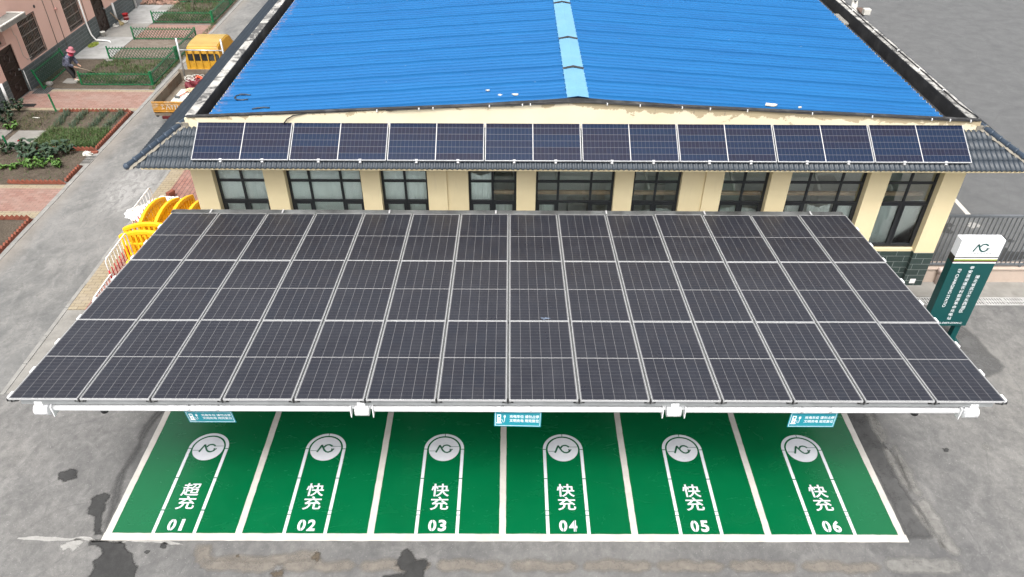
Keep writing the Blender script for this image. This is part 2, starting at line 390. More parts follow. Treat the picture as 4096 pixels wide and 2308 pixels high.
def m_worn(name, c1, c2, lo, hi, sc_=3.2, rough=.8):
    t = NT(name); p = t.pos(); n = t.noise(p, sc_, 9, .72, .3); f = t.noise(p, 45, 4, .7); fa = t.n('Attribute', attribute_name='fade').outputs['Fac']
    c = t.mix(t.mr(n, .3, .7), c1, c2); c = t.mix(t.mr(f, .4, .7, 0, .4), c, tuple(x * .6 for x in c1))
    k = t.ma('ADD', fa, t.ma('MULTIPLY', t.ma('ADD', t.ma('SUBTRACT', n, .5), t.ma('MULTIPLY', t.ma('SUBTRACT', f, .5), .5)), 1.5))
    t.lk(t.mr(k, lo, hi), t.b.inputs['Alpha']); return t.fin(c, rough, spec=.3)
def m_glass(name, tint=(.8, .86, .84), a=.82):
    t = NT(name); tr = t.n('BsdfTransparent', {'Color': tint}); gl = t.n('BsdfGlossy', {'Color': (1, 1, 1), 'Roughness': .02})
    fr = t.n('Fresnel', {'IOR': 1.5}).outputs[0]
    mx = t.n('MixShader', {0: t.ma('MULTIPLY', fr, 1.15), 1: tr.outputs[0], 2: gl.outputs[0]})
    t.t.links.new(mx.outputs[0], t.out.inputs[0]); t.t.nodes.remove(t.b); return t.m
def m_soil():
    t = NT('soil'); p = t.pos(); n = t.noise(p, 2.2, 8, .7); f = t.noise(p, 26, 6, .75); v = t.vor(p, 14)
    c = t.mix(t.mr(n, .3, .7), (.042, .033, .024), (.095, .076, .058)); c = t.mix(t.mr(f, .4, .7, 0, .5), c, (.15, .125, .10))
    return t.fin(c, .95, 0, t.bump(t.ma('ADD', f, t.ma('MULTIPLY', v, .6)), .9, .03), spec=.2)
def m_leaf(name, c1, c2, rough=.5, sc_=7):
    t = NT(name); p = t.pos(); n = t.noise(p, sc_, 4); r = t.noise(p, 45, 2)
    c = t.mix(t.mr(n, .3, .7), c1, c2); c = t.mix(t.mr(r, .4, .7, 0, .4), c, tuple(x * 1.5 for x in c2))
    return t.fin(c, rough, 0, spec=.35)

GROUND = m_ground(); ROAD = m_road()
PAV_PINK = m_brick('pink_paving', (.22, .118, .095), (.275, .165, .135), (.10, .07, .058), .22, .11, dirt=(.26, .205, .175))
PAV_PINK2 = m_brick('pink_paving_near', (.225, .105, .085), (.29, .15, .122), (.06, .045, .038), .24, .12, rot=rad(90), dirt=(.27, .20, .17), msz=.009)
PAV_YEL = m_brick('buff_paving', (.25, .205, .13), (.30, .255, .175), (.11, .09, .065), .24, .12, dirt=(.26, .225, .18), msz=.007)
PAV_BROWN = m_brick('brown_paving', (.13, .105, .083), (.19, .158, .13), (.07, .055, .045), .22, .11, dirt=(.16, .135, .11))
DADO = m_brick('grey_dado_brick', (.075, .092, .096), (.095, .115, .12), (.17, .19, .19), .42, .135, vert='x', dirt=(.11, .125, .125), msz=.012)
DADO2 = m_brick('green_slate_tile', (.022, .040, .037), (.032, .054, .050), (.22, .25, .24), .42, .165, vert='y', dirt=(.036, .056, .052), msz=.006, rough=.6)
CELLS = m_cells(); CELLS2 = m_cells2(); BLUE = m_blue(); PLASTER = m_plaster(); PARAPET = m_parapet(); CAPTOP = m_captop(); TILE = m_tile()
GREEN = m_green_paint(); LINE = m_line(); MARK = m_line('marking_paint', (.50, .515, .55), (.58, .595, .63))
FADED = m_worn('faded_tan_paint', (.175, .157, .135), (.215, .195, .17), .15, 1.3, 4.5); FADEDG = m_worn('faded_grey_paint', (.185, .181, .17), (.24, .235, .222), .15, 1.3, 4.5)
GLASS = m_glass('window_glass', (.93, .96, .95)); SOIL = m_soil()
WHITE = simple('white_steel', (.80, .81, .82), .35, .03, dirt=(.6, .6, .58), dirt_amt=.1)
ALU = simple('anodised_frame', (.38, .385, .39), .38, .04, metal=0)
GALV = simple('galvanised_steel', (.42, .44, .45), .42, .12, scale=5, metal=.55)
GALVD = simple('dull_galvanised', (.125, .13, .13), .55, .15, scale=9, metal=.3)
BLACK = simple('black_rubber', (.012, .012, .013), .6, .2)
BITUMEN = simple('bitumen_felt', (.020, .020, .021), .8, .4, scale=5, dirt=(.10, .10, .10), dirt_amt=.3, dscale=2.5, bump=.4)
BLKWALL = simple('black_waterproofing', (.018, .018, .019), .75, .4, scale=3, dirt=(.09, .09, .09), dirt_amt=.25, dscale=1.8, bump=.3)
FRAME = simple('charcoal_frame', (.017, .019, .022), .45, .2)
SCREED = simple('concrete_slab', (.205, .198, .182), .9, .18, scale=2, dirt=(.13, .123, .11), dirt_amt=.35, bump=.3, bscale=60)
SCREEDW = simple('limewashed_concrete', (.27, .27, .262), .9, .16, scale=1.6, dirt=(.16, .155, .15), dirt_amt=.4, dscale=2.2, bump=.3, bscale=50)
KERB = simple('kerb_concrete', (.215, .212, .20), .9, .16, scale=4, dirt=(.15, .143, .13), dirt_amt=.3, bump=.3, bscale=60)
REDBRICK = simple('red_brick', (.175, .050, .028), .85, .3, scale=8, bump=.4, bscale=50)
FENCEG = simple('green_fence_paint', (.006, .14, .05), .45, .25, scale=5, dirt=(.02, .07, .03), dirt_amt=.3)
PINK = simple('pink_render', (.72, .47, .395), .85, .06, scale=1.2, dirt=(.52, .40, .35), dirt_amt=.12, dscale=1.2, bump=.1, bscale=70)
PVC = simple('white_pvc', (.74, .74, .73), .4, .05, dirt=(.5, .48, .44), dirt_amt=.2)
BRONZE = simple('dark_bronze_door', (.040, .026, .022), .4, .25, scale=5, metal=.3)
BARS = simple('rusty_bars', (.16, .14, .125), .6, .3, scale=10, dirt=(.25, .12, .07), dirt_amt=.4)
DARKIN = simple('dark_interior', (.035, .035, .036), .8, .4, scale=2)
YEL = simple('yellow_plastic', (.86, .47, .008), .42, .08, scale=4, dirt=(.6, .30, .03), dirt_amt=.12)
YTRUCK = simple('yellow_truck_paint', (.44, .24, .018), .45, .12, scale=3, dirt=(.17, .075, .02), dirt_amt=.4)
YTRUCKR = simple('sunlit_roof_yellow', (.41, .285, .085), .5, .08, scale=2, dirt=(.34, .20, .06), dirt_amt=.2)  # paler truck yellow: sunlight on the cab roof put into the colour
RUSTY = simple('worn_truck_bed', (.15, .125, .095), .8, .3, scale=4, dirt=(.09, .045, .025), dirt_amt=.45, dscale=3)
REDP = simple('red_plastic', (.42, .012, .018), .45, .12)
PALEW = simple('pale_board', (.52, .51, .47), .6, .08, dirt=(.36, .34, .30), dirt_amt=.25)
PYLON = simple('teal_green_panel', (.002, .060, .060), .35, .05)
PYLOND = simple('pylon_dark_side', (.002, .042, .041), .4, .06)
LOGO = simple('logo_green', (.006, .07, .065), .45, .05)
TXTW = simple('white_lettering', (.80, .82, .84), .45, .03)
TXTG = simple('grey_lettering', (.30, .31, .31), .5, .05)
SIGNB = simple('blue_sign_face', (.012, .235, .30), .30, .05)
FENCED = simple('green_lath_paint', (.005, .055, .022), .5, .25, scale=5)
GUTTERB = simple('gutter_bottom', (.030, .030, .030), .85, .5, scale=2)
PINKWALL2 = simple('pale_pink_wall', (.44, .355, .295), .85, .08, scale=1.5, dirt=(.30, .25, .21), dirt_amt=.3)
RAILM = simple('grey_rail_paint', (.105, .115, .125), .45, .08)
CURT = simple('pale_curtain', (.84, .87, .86), .9, .07, scale=1.2)
ROOMW = simple('room_plaster', (.82, .82, .79), .9, .12, scale=1)
WOOD = simple('timber', (.42, .27, .14), .7, .25, scale=5)
CYAN = simple('faded_cyan_ridge', (.115, .275, .42), .6, .06, scale=2, dirt=(.17, .33, .46), dirt_amt=.2)
LEAFD = m_leaf('dark_leaf', (.018, .036, .020), (.034, .062, .036)); LEAFB = m_leaf('bright_leaf', (.045, .105, .016), (.085, .17, .035)); 
GRASSM = m_leaf('grass_blade', (.032, .062, .016), (.056, .098, .027)); CHIVE = m_leaf('blue_green_blade', (.042, .070, .044), (.070, .105, .070)); DRY = m_leaf('dry_blade', (.075, .065, .036), (.12, .105, .06))
# ------------------------------------------------------------------ ground, road, paths
mb = MB(); mb.box(-70, 95, -45, 95, -.3, 0); ground = struct(mb, 'ground', GROUND)
mb = MB(); mb.box(-5.27, -2.70, 2.45, 60, -.02, .004); struct(mb, 'road', ROAD)
def kerbline(x0, x1, ya, yb, h, L=1.0, seed=1):
    rr = random.Random(seed); m = MB(); y = ya
    while y < yb:
        l = min(L * rr.uniform(.92, 1.08), yb - y); m.box(x0 + rr.uniform(-.006, .006), x1 + rr.uniform(-.006, .006), y, y + l - .016, -.02, h + rr.uniform(-.004, .004)); y += l
    return m
struct(kerbline(-5.405, -5.27, 5.0, 36, .022), 'kerb', KERB, bevel=.006)
struct(kerbline(-2.70, -2.61, 2.36, 34, .016, .98, 4), 'kerb', KERB, bevel=.006)
GX = -10.0                                   # face of the pink house
mb = MB(); n = 60
rr = random.Random(3)
def soil_patch(x0, x1, y0, y1, h=.035, step=.1):
    m = MB(); nx = max(2, int((x1 - x0) / step)); ny = max(2, int((y1 - y0) / step)); vs = []
    for j in range(ny + 1):
        for i in range(nx + 1):
            e = 0 if i in (0, nx) or j in (0, ny) else 1
            vs.append((x0 + (x1 - x0) * i / nx, y0 + (y1 - y0) * j / ny, .006 + e * R.uniform(.2, 1) * h))
    m.add(vs, [(j * (nx + 1) + i, j * (nx + 1) + i + 1, (j + 1) * (nx + 1) + i + 1, (j + 1) * (nx + 1) + i) for j in range(ny) for i in range(nx)], sm=True)
    return m
for x0, x1, y0, y1, h in [(-9.98, -5.55, 13.25, 16.35, .045), (-9.98, -5.55, 11.08, 13.24, .07), (-9.98, -5.47, 4.5, 9.12, .07), (-9.98, -5.5, 18.3, 21.32, .05), (-8.36, -5.5, 25.72, 28.5, .05), (-9.98, -5.5, 28.45, 36, .05)]:
    struct(soil_patch(x0, x1, y0, y1, h), 'soil', SOIL)
def sheet(x0, x1, y0, y1, z, name, mat, base=-.05): m = MB(); m.box(x0, x1, y0, y1, base, z); return struct(m, name, mat)
sheet(-9.98, -5.41, 16.55, 18.02, .012, 'brick_path', PAV_PINK); sheet(-9.98, -5.41, 16.36, 16.55, .013, 'path_border', PAV_YEL); sheet(-9.4, -5.41, 18.02, 18.2, .013, 'path_border', PAV_YEL)
sheet(-9.98, -5.41, 9.55, 10.85, .012, 'brick_path', PAV_PINK); sheet(-9.98, -5.41, 9.2, 9.55, .013, 'path_border', PAV_YEL); sheet(-9.98, -5.41, 10.85, 11.06, .013, 'path_border', PAV_YEL)
sheet(-8.4, -5.41, 23.8, 25.6, .012, 'brick_path', PAV_PINK); sheet(-8.42, -5.5, 21.33, 23.8, .012, 'brick_path', PAV_BROWN)
sheet(-9.98, -8.42, 21.34, 23.9, .03, 'concrete_pad', SCREEDW); sheet(-9.98, -8.4, 23.9, 25.7, .022, 'concrete_pad', SCREED)
sheet(-9.98, -8.38, 25.7, 28.4, .03, 'concrete_pad', SCREEDW); sheet(-8.85, -7.8, 27.6, 28.45, .034, 'concrete_pad', SCREED, .0)
sheet(-2.61, -2.2, 5.15, 34, .010, 'path_border', PAV_YEL); sheet(-2.2, .9, 5.15, 34, .009, 'brick_path', PAV_PINK2)
sheet(.9, 18.1, 5.75, 6.25, .02, 'pavement', SCREED); sheet(18.1, 45, 5.73, 6.36, .02, 'pavement', SCREED); sheet(-2.6, -.2, 2.4, 5.14, .006, 'pavement', SCREED)
# parking lines behind the railing
mb = MB(); mb.box(19.0, 20.93, 9.48, 9.58, -.01, .005); mb.box(20.79, 20.93, 9.58, 14.5, -.01, .0055); struct(mb, 'parking_line', LINE)

# ------------------------------------------------------------------ stains and ghost markings on the ground (parts of the ground)
OIL = m_worn('oil_stain', (.026, .026, .026), (.052, .052, .051), .25, .75, 5, .55)
OILB = m_worn('brown_stain', (.07, .055, .04), (.12, .10, .075), .3, .9, 9)
PALE = m_worn('dried_paint', (.25, .246, .235), (.33, .325, .31), .15, .6, 6)
NEWASP = m_worn('fresh_asphalt', (.062, .062, .062), (.095, .095, .094), .0, 1.1, 2.5, .9)
NEWASPL = m_worn('patched_asphalt', (.085, .085, .085), (.12, .12, .118), .1, 1.3, 2.5, .9)
def faded(pts, mat, z, name, edge=.05, step=.022, seed=None):
    """a worn patch: a fine flat grid whose 'fade' value falls off across the outline"""
    rg = len(pts); P = ragged(pts, rg, 2, .10); n = len(P); xs_ = [q.x for q in P]; ys_ = [q.y for q in P]
    area_ = abs(sum(P[i].x * P[(i + 1) % n].y - P[(i + 1) % n].x * P[i].y for i in range(n))) / 2; per = sum((P[(i + 1) % n] - P[i]).length for i in range(n))
    edge = min(edge, area_ / per * 1.1); step = max(.010, min(step * (1 + area_), edge * .6))
    x0, x1, y0, y1 = min(xs_) - edge, max(xs_) + edge, min(ys_) - edge, max(ys_) + edge; nx, ny = int((x1 - x0) / step) + 2, int((y1 - y0) / step) + 2
    val = []
    for j in range(ny):
        for i in range(nx):
            px, py = x0 + i * step, y0 + j * step; d2 = 9e9; ins = False
            for k in range(n):
                ax, ay = P[k].x, P[k].y; bx, by = P[(k + 1) % n].x, P[(k + 1) % n].y; ex, ey = bx - ax, by - ay; l2 = ex * ex + ey * ey
                u = ((px - ax) * ex + (py - ay) * ey) / l2 if l2 else 0; u = 0 if u < 0 else 1 if u > 1 else u; dx, dy = px - ax - u * ex, py - ay - u * ey; q = dx * dx + dy * dy
                if q < d2: d2 = q
                if (ay > py) != (by > py) and px < ex * (py - ay) / (by - ay) + ax: ins = not ins
            val.append(max(0, min(1, .5 + (1 if ins else -1) * math.sqrt(d2) / edge * .5)))
    idx = {}; vs = []; fv = []; fs = []
    for j in range(ny - 1):
        for i in range(nx - 1):
            c = [j * nx + i, j * nx + i + 1, (j + 1) * nx + i + 1, (j + 1) * nx + i]
            if max(val[k] for k in c) <= 0: continue
            for k in c:
                if k not in idx: idx[k] = len(vs); vs.append((x0 + (k % nx) * step, y0 + (k // nx) * step, z)); fv.append(val[k])
            fs.append([idx[k] for k in c])
    m = MB(); m.add(vs, fs); o = m.build(name, mat, ground); at_ = o.data.attributes.new('fade', 'FLOAT', 'POINT'); at_.data.foreach_set('value', fv); return o
def stain(pts, mat, z=.003): return faded(pts, mat, z, 'stain')
stain(blob((-.33, .29), .17, 30, 3, .16, 1, .8), OIL)
stain([(.33, -.24), (.40, -.17), (.52, -.13), (.63, -.16), (.66, -.25), (.61, -.33), (.65, -.40), (.69, -.47), (.66, -.58), (.72, -.74), (.80, -.90), (.86, -.985), (.70, -1.0), (.66, -.9), (.61, -.74), (.55, -.62), (.43, -.56), (.36, -.44), (.39, -.36)], OIL)
stain([(.68, -1.12), (.86, -1.10), (1.04, -1.13), (1.22, -1.12), (1.33, -1.20), (1.40, -1.30), (1.52, -1.40), (1.60, -1.52), (1.70, -1.60), (1.72, -1.80), (1.75, -2.2), (.95, -2.2), (.97, -1.8), (1.00, -1.62), (.92, -1.5), (1.0, -1.38), (.96, -1.27), (.85, -1.2), (.73, -1.19)], OIL)
stain(blob((1.98, -1.19), .055, 16, 5, .3, 1, 1.2), OIL); stain(blob((1.75, -1.32), .035, 12, 8, .3), OIL)
stain([(6.05, -1.30), (6.13, -1.26), (6.2, -1.31), (6.25, -1.40), (6.30, -1.47), (6.38, -1.44), (6.47, -1.46), (6.5, -1.56), (6.44, -1.66), (6.46, -1.80), (6.50, -2.1), (5.75, -2.1), (5.8, -1.75), (6.0, -1.71), (6.13, -1.72), (6.17, -1.67), (6.05, -1.63), (5.97, -1.55), (6.0, -1.45), (6.04, -1.38)], OIL, .0045)
stain(blob((4.62, -1.40), .075, 18, 11, .25, .9, 1.3), OILB, .0045); stain(blob((3.30, -1.40), .03, 12, 12, .3), OILB, .0045); stain(blob((4.05, -1.72), .07, 16, 13, .3, 1.6), OILB, .0045)
stain(blob((16.27, .95), .05, 14, 15, .35, 1.1, 1), OIL); stain(blob((18.15, 5.0), .11, 20, 16, .2, 1.6, .8), OIL); stain(blob((20.9, 8.3), .30, 26, 18, .35, 1.5, .8), OIL)
stain(blob((19.6, 9.0), .35, 24, 44, .4, 1.3, 1.), OIL); stain(blob((20.6, 7.6), .5, 30, 45, .4, 1.6, .6), OIL)
stain(blob((20.75, 9.02), .16, 18, 46, .35, 1.2, .8), PALE, .004); stain(blob((21.35, 15.6), .42, 20, 47, .25, 1.2, .55), PALE, .004); stain(blob((19.15, 8.4), .10, 16, 48, .6), PALE, .004)
stain(blob((.42, -1.20), .13, 22, 20, .3, 1.2, .7), PALE); stain(blob((17.1, 1.02), .09, 16, 21, .2, .8, 1.2), FADEDG)
mb = MB(); mb.poly([(-.55, -1.045), (-.4, -1.03), (.2, -1.05), (.8, -1.10), (1.6, -1.135), (2.3, -1.165), (2.3, -1.18), (1.2, -1.155), (.3, -1.11), (-.4, -1.085), (-.57, -1.075)], .003); faded([(v.x, v.y) for v in mb.v], PALE, .003, 'stain')
stain([(17.0, 2.9), (18.0, 2.95), (18.6, 3.3), (18.5, 4.3), (18.2, 4.75), (17.3, 4.8), (16.9, 4.2)], NEWASPL)
mb = MB(); mb.poly([(14.72, -1.0), (15.15, -.98), (15.10, -.2), (15.05, .4), (15.12, 1.1), (15.3, 3.9), (14.72, 3.9)], .002); faded([(v.x, v.y) for v in mb.v], NEWASP, .002, 'stain')
mb = MB(); mb.poly([(.86, -.9), (.865, 3.9), (.5, 3.9), (.62, 1.5), (.70, .4)], .002); faded([(v.x, v.y) for v in mb.v], NEWASP, .002, 'stain')
def ghost(x0, x1, y0, y1, c=.06, mat=FADED, z=.0032, seed=0):
    rr = random.Random(seed); j = lambda: rr.uniform(-.012, .012); ym = (y0 + y1) / 2; d = (y1 - y0) * .38
    pts = [(x0 + j(), ym + j()), (x0 + .07, y1 - d * .3 + j()), (x0 + .13 + j(), y1 + j()), ((x0 + x1) / 2, y1 + .012 + j()), (x1 - .14 + j(), y1 + j()), (x1 - .05, y1 - d * .5 + j()), (x1 + j(), ym + j()), (x1 - .08, y0 + d * .3 + j()), (x1 - .17 + j(), y0 + j()), ((x0 + x1) / 2, y0 + j()), (x0 + .12 + j(), y0 + j()), (x0 + .05, y0 + d * .6 + j())]
    faded(pts, mat, z, 'ghost_marking')
xs = [2.72, 4.05, 5.33, 6.60, 7.82, 9.04, 10.26, 11.47, 12.68, 14.07]
for i in range(len(xs) - 1): ghost(xs[i] + .02, xs[i + 1] - .02, -1.67, -1.47 + .01 * (i % 2), mat=FADED, seed=i + 30)
mb = MB(); mb.poly([(2.55, -1.17), (2.80, -1.17), (2.83, -1.36), (2.95, -1.42), (3.6, -1.40), (4.0, -1.36), (4.4, -1.28), (4.62, -1.28), (4.60, -1.46), (2.9, -1.5), (2.75, -1.6), (2.62, -1.5), (2.55, -1.34)], .0026); faded([(v.x, v.y) for v in mb.v], FADED, .0026, 'ghost_marking')
ghost(14.09, 15.42, -1.68, -1.40, mat=FADEDG, seed=60)
for pts in ([(15.17, -.22), (15.40, -.20), (15.44, -.5), (15.46, -.9), (15.52, -1.25), (15.44, -1.34), (15.34, -1.35), (15.24, -1.20), (15.20, -.8), (15.16, -.45)],
            [(15.28, 1.10), (15.36, 1.07), (15.38, .6), (15.36, .1), (15.38, -.05), (15.32, -.14), (15.24, -.14), (15.18, -.02), (15.22, .4), (15.24, .9)],
            [(14.98, 2.4), (15.22, 2.4), (15.26, 1.7), (15.29, 1.28), (15.20, 1.10), (15.08, 1.14), (15.04, 1.5)],
            [(15.04, -.3), (15.15, -.35), (15.2, -.8), (15.28, -1.2), (15.2, -1.22), (15.08, -.7)], [(15.06, 1.0), (15.2, 1.0), (15.24, .4), (15.16, -.05), (15.08, .4)]):
    faded(pts, FADEDG, .0032, 'ghost_marking')

# ------------------------------------------------------------------ six painted bays
BX = [.945, 3.185, 5.455, 7.735, 10.02, 12.325, 14.63]; YF, YB = -1.0, 4.25
mb = MB(); mb.box(.95, 14.62, -1.03, YB, -.02, .005); area = struct(mb, 'parking_area', GREEN)
mb = MB(); rr = random.Random(5)
def wob_strip(m, x0, x1, y0, y1, z, n=40, a=.003, along='y'):
    P = []
    for i in range(n + 1):
        k = i / n; e1, e2 = rr.uniform(-a, a), rr.uniform(-a, a)
        if along == 'y': P.append(((x0 + e1, y0 + (y1 - y0) * k, z), (x1 + e2, y0 + (y1 - y0) * k, z)))
        else: P.append(((x0 + (x1 - x0) * k, y0 + e1, z), (x0 + (x1 - x0) * k, y1 + e2, z)))
    m.add([p for q in P for p in q], [(2 * i, 2 * i + 1, 2 * i + 3, 2 * i + 2) if along == 'y' else (2 * i, 2 * i + 2, 2 * i + 3, 2 * i + 1) for i in range(n)])
for i, x in enumerate(BX):
    m = MB(); wob_strip(m, x - .058, x + .058, -1.0, YB, .010); m.build('bay_line', LINE, area)
m = MB(); wob_strip(m, .88, 14.705, -1.104, -.955, .0105, 120, .0035, 'x'); m.build('front_line', LINE, area)
AC_A = [(-.52, -.30), (-.296, .316)]; AC_S = [(-.31, .33), (-.2, .12), (-.07, -.13), (.07, -.26), (.21, -.295), (.36, -.23), (.47, -.14)]
AC_C = [(-.13, .11), (-.03, .276), (.08, .325), (.19, .335), (.32, .276), (.42, .18)]
PLUG = [((.37, -.17), (.52, -.06)), ((.42, -.10), (.39, .02)), ((.50, -.08), (.545, .0))]
def logo_into(m, f, w, lines=True):
    for P in (AC_A, AC_S, AC_C): m.ribbon([f(p) for p in P], w, 0)
    for a, b in PLUG: m.ribbon([f(a), f(b)], w * .75, .0)
    if lines:
        m.ribbon([f((-.96, -.17)), f((-.53, -.17))], w * .33, 0); m.ribbon([f((.42, .2)), f((.97, .2))], w * .33, 0)
LOGOG = simple('floor_logo_green', (.004, .085, .040), .35, .05)
for i in range(6):
    x = (BX[i] + BX[i + 1]) / 2; zc = .0095; y0 = .93
    m = MB(); N = 24
    def arc(a0, a1, r0=.325, r1=.383, n=14):
        vs = []
        for k in range(n + 1):
            a = a0 + (a1 - a0) * k / n; vs += [(x + r0 * math.cos(a), y0 + r0 * math.sin(a), zc), (x + r1 * math.cos(a), y0 + r1 * math.sin(a), zc)]
        m.add(vs, [(2 * k, 2 * k + 1, 2 * k + 3, 2 * k + 2) for k in range(n)])
    if i == 0: arc(0.02, math.pi - .02, n=28)
    else: arc(.02, math.pi / 2 - .018); arc(math.pi / 2 + .018, math.pi - .02)
    for s in (-1, 1):
        for ya, yb in ((.92, .24), (.22, -.47), (-.485, -.565), (-.58, -.953)) if i else ((.92, .24), (.22, -.47), (-.495, -.953)):
            xa, xb = sorted((x + s * .325, x + s * .383)); m.add([(xa, ya, zc), (xb, ya, zc), (xb, yb, zc), (xa, yb, zc)], [(0, 3, 2, 1)])
    m.build('arch_marking', MARK, area, normals=False)
    m = MB(); m.add([(x + .292 * math.cos(2 * math.pi * k / 48), y0 + .292 * math.sin(2 * math.pi * k / 48), zc) for k in range(48)], [list(range(48))]); disc = m.build('logo_disc', MARK, area)
    m = MB(); logo_into(m, lambda p: (x + p[0] * .292, y0 + p[1] * .292), .034); m.xf(Matrix.Translation((0, 0, .0125))); m.build('logo', LOGOG, disc)
    for ch, yc in (('超' if i == 0 else '快', -.035), ('充', -.325)):
        m = text_mb(ch, .325, .285, .014); m.xf(Matrix.Translation((x + (.005 if ch == '充' else .0), yc, .0105))); m.build('bay_lettering', MARK, area)
    m = text_mb('0', .142, .235, .034, stencil=[(0, .006)]); m.xf(Matrix.Translation((x - .085, -.79, .0105))); m.build('bay_number', MARK, area)
    m = text_mb(str(i + 1), .142 if i else .060, .235, .034, stencil=[(.03, .006)] if i == 3 else None); m.xf(Matrix.Translation((x + .088, -.79, .0105))); m.build('bay_number', MARK, area)
# ------------------------------------------------------------------ the cream hall with the blue roof
BL, BR, BY0, BY1 = .71, 18.04, 6.227, 30.0
hall = thing('building', 'long cream hall with blue corrugated roof, slate eave skirt and black framed windows', 'building', (9.375, 6.4, 0))
WIN = [(1.18, 2.32, 2), (2.79, 4.49, 3), (4.92, 5.98, 2), (6.90, 7.99, 2), (8.43, 10.21, 3), (10.64, 11.72, 2), (12.65, 13.71, 2), (14.16, 15.92, 3), (16.38, 17.57, 2)]
PIL = [(BL, 1.18), (2.32, 2.79), (4.49, 4.92), (5.98, 6.42), (6.42, 6.90), (7.99, 8.43), (10.21, 10.64), (11.72, 12.24), (12.24, 12.65), (13.71, 14.16), (15.92, 16.38), (17.57, BR)]
# walls: sides, back, low front wall under the windows, lintel
m = MB(); m.box(BL, BL + .24, 6.60, BY1, 0, 4.1); m.box(BR - .24, BR, 6.60, BY1, 0, 4.1); m.box(BL + .24, BR - .24, BY1 - .24, BY1, 0, 4.1)
m.box(BL + .01, BR - .01, 6.34, 6.60, .955, 1.035); m.box(BL + .01, BR - .01, 6.36, 6.60, 3.10, 4.1); m.build('wall', PLASTER, hall)
m = MB(); m.box(BL + .012, BR - .012, 6.32, 6.602, 0, .955); m.build('wall_base', DADO2, hall)
for a, b in PIL:
    y = BY0 + (.055 if 6.4 < (a + b) / 2 < 12.24 else 0)
    m = MB(); m.box(a, b, y, 6.605, .985, 3.56); p = m.build('pillar', PLASTER, hall, bevel=.006)
    m = MB(); m.box(a - .008, b + .008, y - .012, 6.608, 0, .985); m.build('pillar_base', DADO2, p)
m = MB(); m.box(17.72, 17.86, 6.203, 6.214, .09, .22); m.build('socket_plate', PVC, hall, bevel=.004)
# room behind the glass
m = MB(); m.box(BL + .25, BR - .25, 6.62, 8.0, .0, .12); m.box(BL + .25, BR - .25, 7.8, 8.0, .12, 3.6); m.box(BL + .25, BR - .25, 6.62, 7.8, 3.45, 3.6); m.build('interior', ROOMW, hall)
PLANK = simple('pale_plank', (.50, .34, .22), .8, .3, scale=3)
m = MB(); m.box(7.4, 17.5, 6.63, 6.70, 2.325, 2.41); m.build('inner_plank', PLANK, hall)
m = MB()
for x in (9.0, 11.1, 13.1, 15.1, 16.8): m.bar((x, 6.75, 2.4), (x - .25, 7.6, 3.35), .05, .05)
for x in (7.7, 9.5, 10.0, 11.4, 14.5, 15.6, 17.2): m.box(x - .22, x + .2, 7.3, 7.7, .12, 1.9 + .7 * math.sin(x * 5))
m.build('stored_panel', PALEW, hall)
ZB, ZT, Z1, Z2 = 1.04, 3.10, 2.26, 2.785
CURTAIN = [[(0, 1, ZB, ZT)], [(0, 1, ZB, ZT)], [(0, 1, ZB, ZT)], [(0, .48, ZB, 2.95), (.5, 1, ZB, 2.15)], [(0, .3, ZB, 2.12), (.33, 1, ZB, 1.9)], [(0, 1, ZB, 2.0)], [(0, 1, ZB, 2.05)], [(0, .32, ZB, 2.18), (.36, .68, ZB, 2.15), (.70, 1, ZB, 2.2)], [(0, 1, ZB, 2.24)]]
for (a, b, nc), cu in zip(WIN, CURTAIN):
    y0, y1 = 6.405, 6.455; f = MB(); t = .052
    f.box(a - .01, a + t, y0, y1, ZB, ZT); f.box(b - t, b + .01, y0, y1, ZB, ZT); f.box(a + t, b - t, y0, y1, ZB, ZB + t); f.box(a + t, b - t, y0, y1, ZT - t, ZT)
    cuts = [(a + b) / 2] if nc == 2 else [a + (b - a) * .29, a + (b - a) * .71]
    for x in cuts: f.box(x - t / 2, x + t / 2, y0 + .001, y1, ZB + t, ZT - t)
    ed = [a + t] + [v for x in cuts for v in (x - t / 2, x + t / 2)] + [b - t]
    for i in range(0, len(ed), 2):
        for z in (Z1, Z2): f.box(ed[i], ed[i + 1], y0 + .002, y1, z - t / 2, z + t / 2)
        if nc == 2 or i != 2:       # opening sash in the lower light
            s = .042; zt = Z1 - t / 2
            f.box(ed[i], ed[i] + s, y0 - .012, y1 - .01, ZB + t, zt); f.box(ed[i + 1] - s, ed[i + 1], y0 - .012, y1 - .01, ZB + t, zt)
            f.box(ed[i] + s, ed[i + 1] - s, y0 - .012, y1 - .01, ZB + t, ZB + t + s); f.box(ed[i] + s, ed[i + 1] - s, y0 - .012, y1 - .01, zt - s, zt)
    w = f.build('window', FRAME, hall, bevel=.004)
    g = MB(); g.box(a + .01, b - .01, 6.428, 6.434, ZB + .02, ZT - .02); g.build('pane', GLASS, w)
    c = MB()
    for u0, u1, z0, z1 in cu:     # draped cloth hung just inside
        nx, nz = 26, 8; vs = []
        xa, xb = a + .03 + (b - a - .06) * u0, a + .03 + (b - a - .06) * u1; ph = R.uniform(0, 6)
        for j in range(nz + 1):
            for i in range(nx + 1):
                u = i / nx; v = j / nz; vs.append((xa + (xb - xa) * u, 6.49 + .016 * math.sin(u * 17 + ph + .6 * v) + .012 * math.sin(u * 41 + ph), z0 + (z1 - z0) * v + (.05 * math.sin(u * 5 + ph) if j == nz and z1 < 3 else 0)))
        c.add(vs, [(j * (nx + 1) + i, j * (nx + 1) + i + 1, (j + 1) * (nx + 1) + i + 1, (j + 1) * (nx + 1) + i) for j in range(nz) for i in range(nx)], sm=True)
    c.build('curtain', CURT, w)
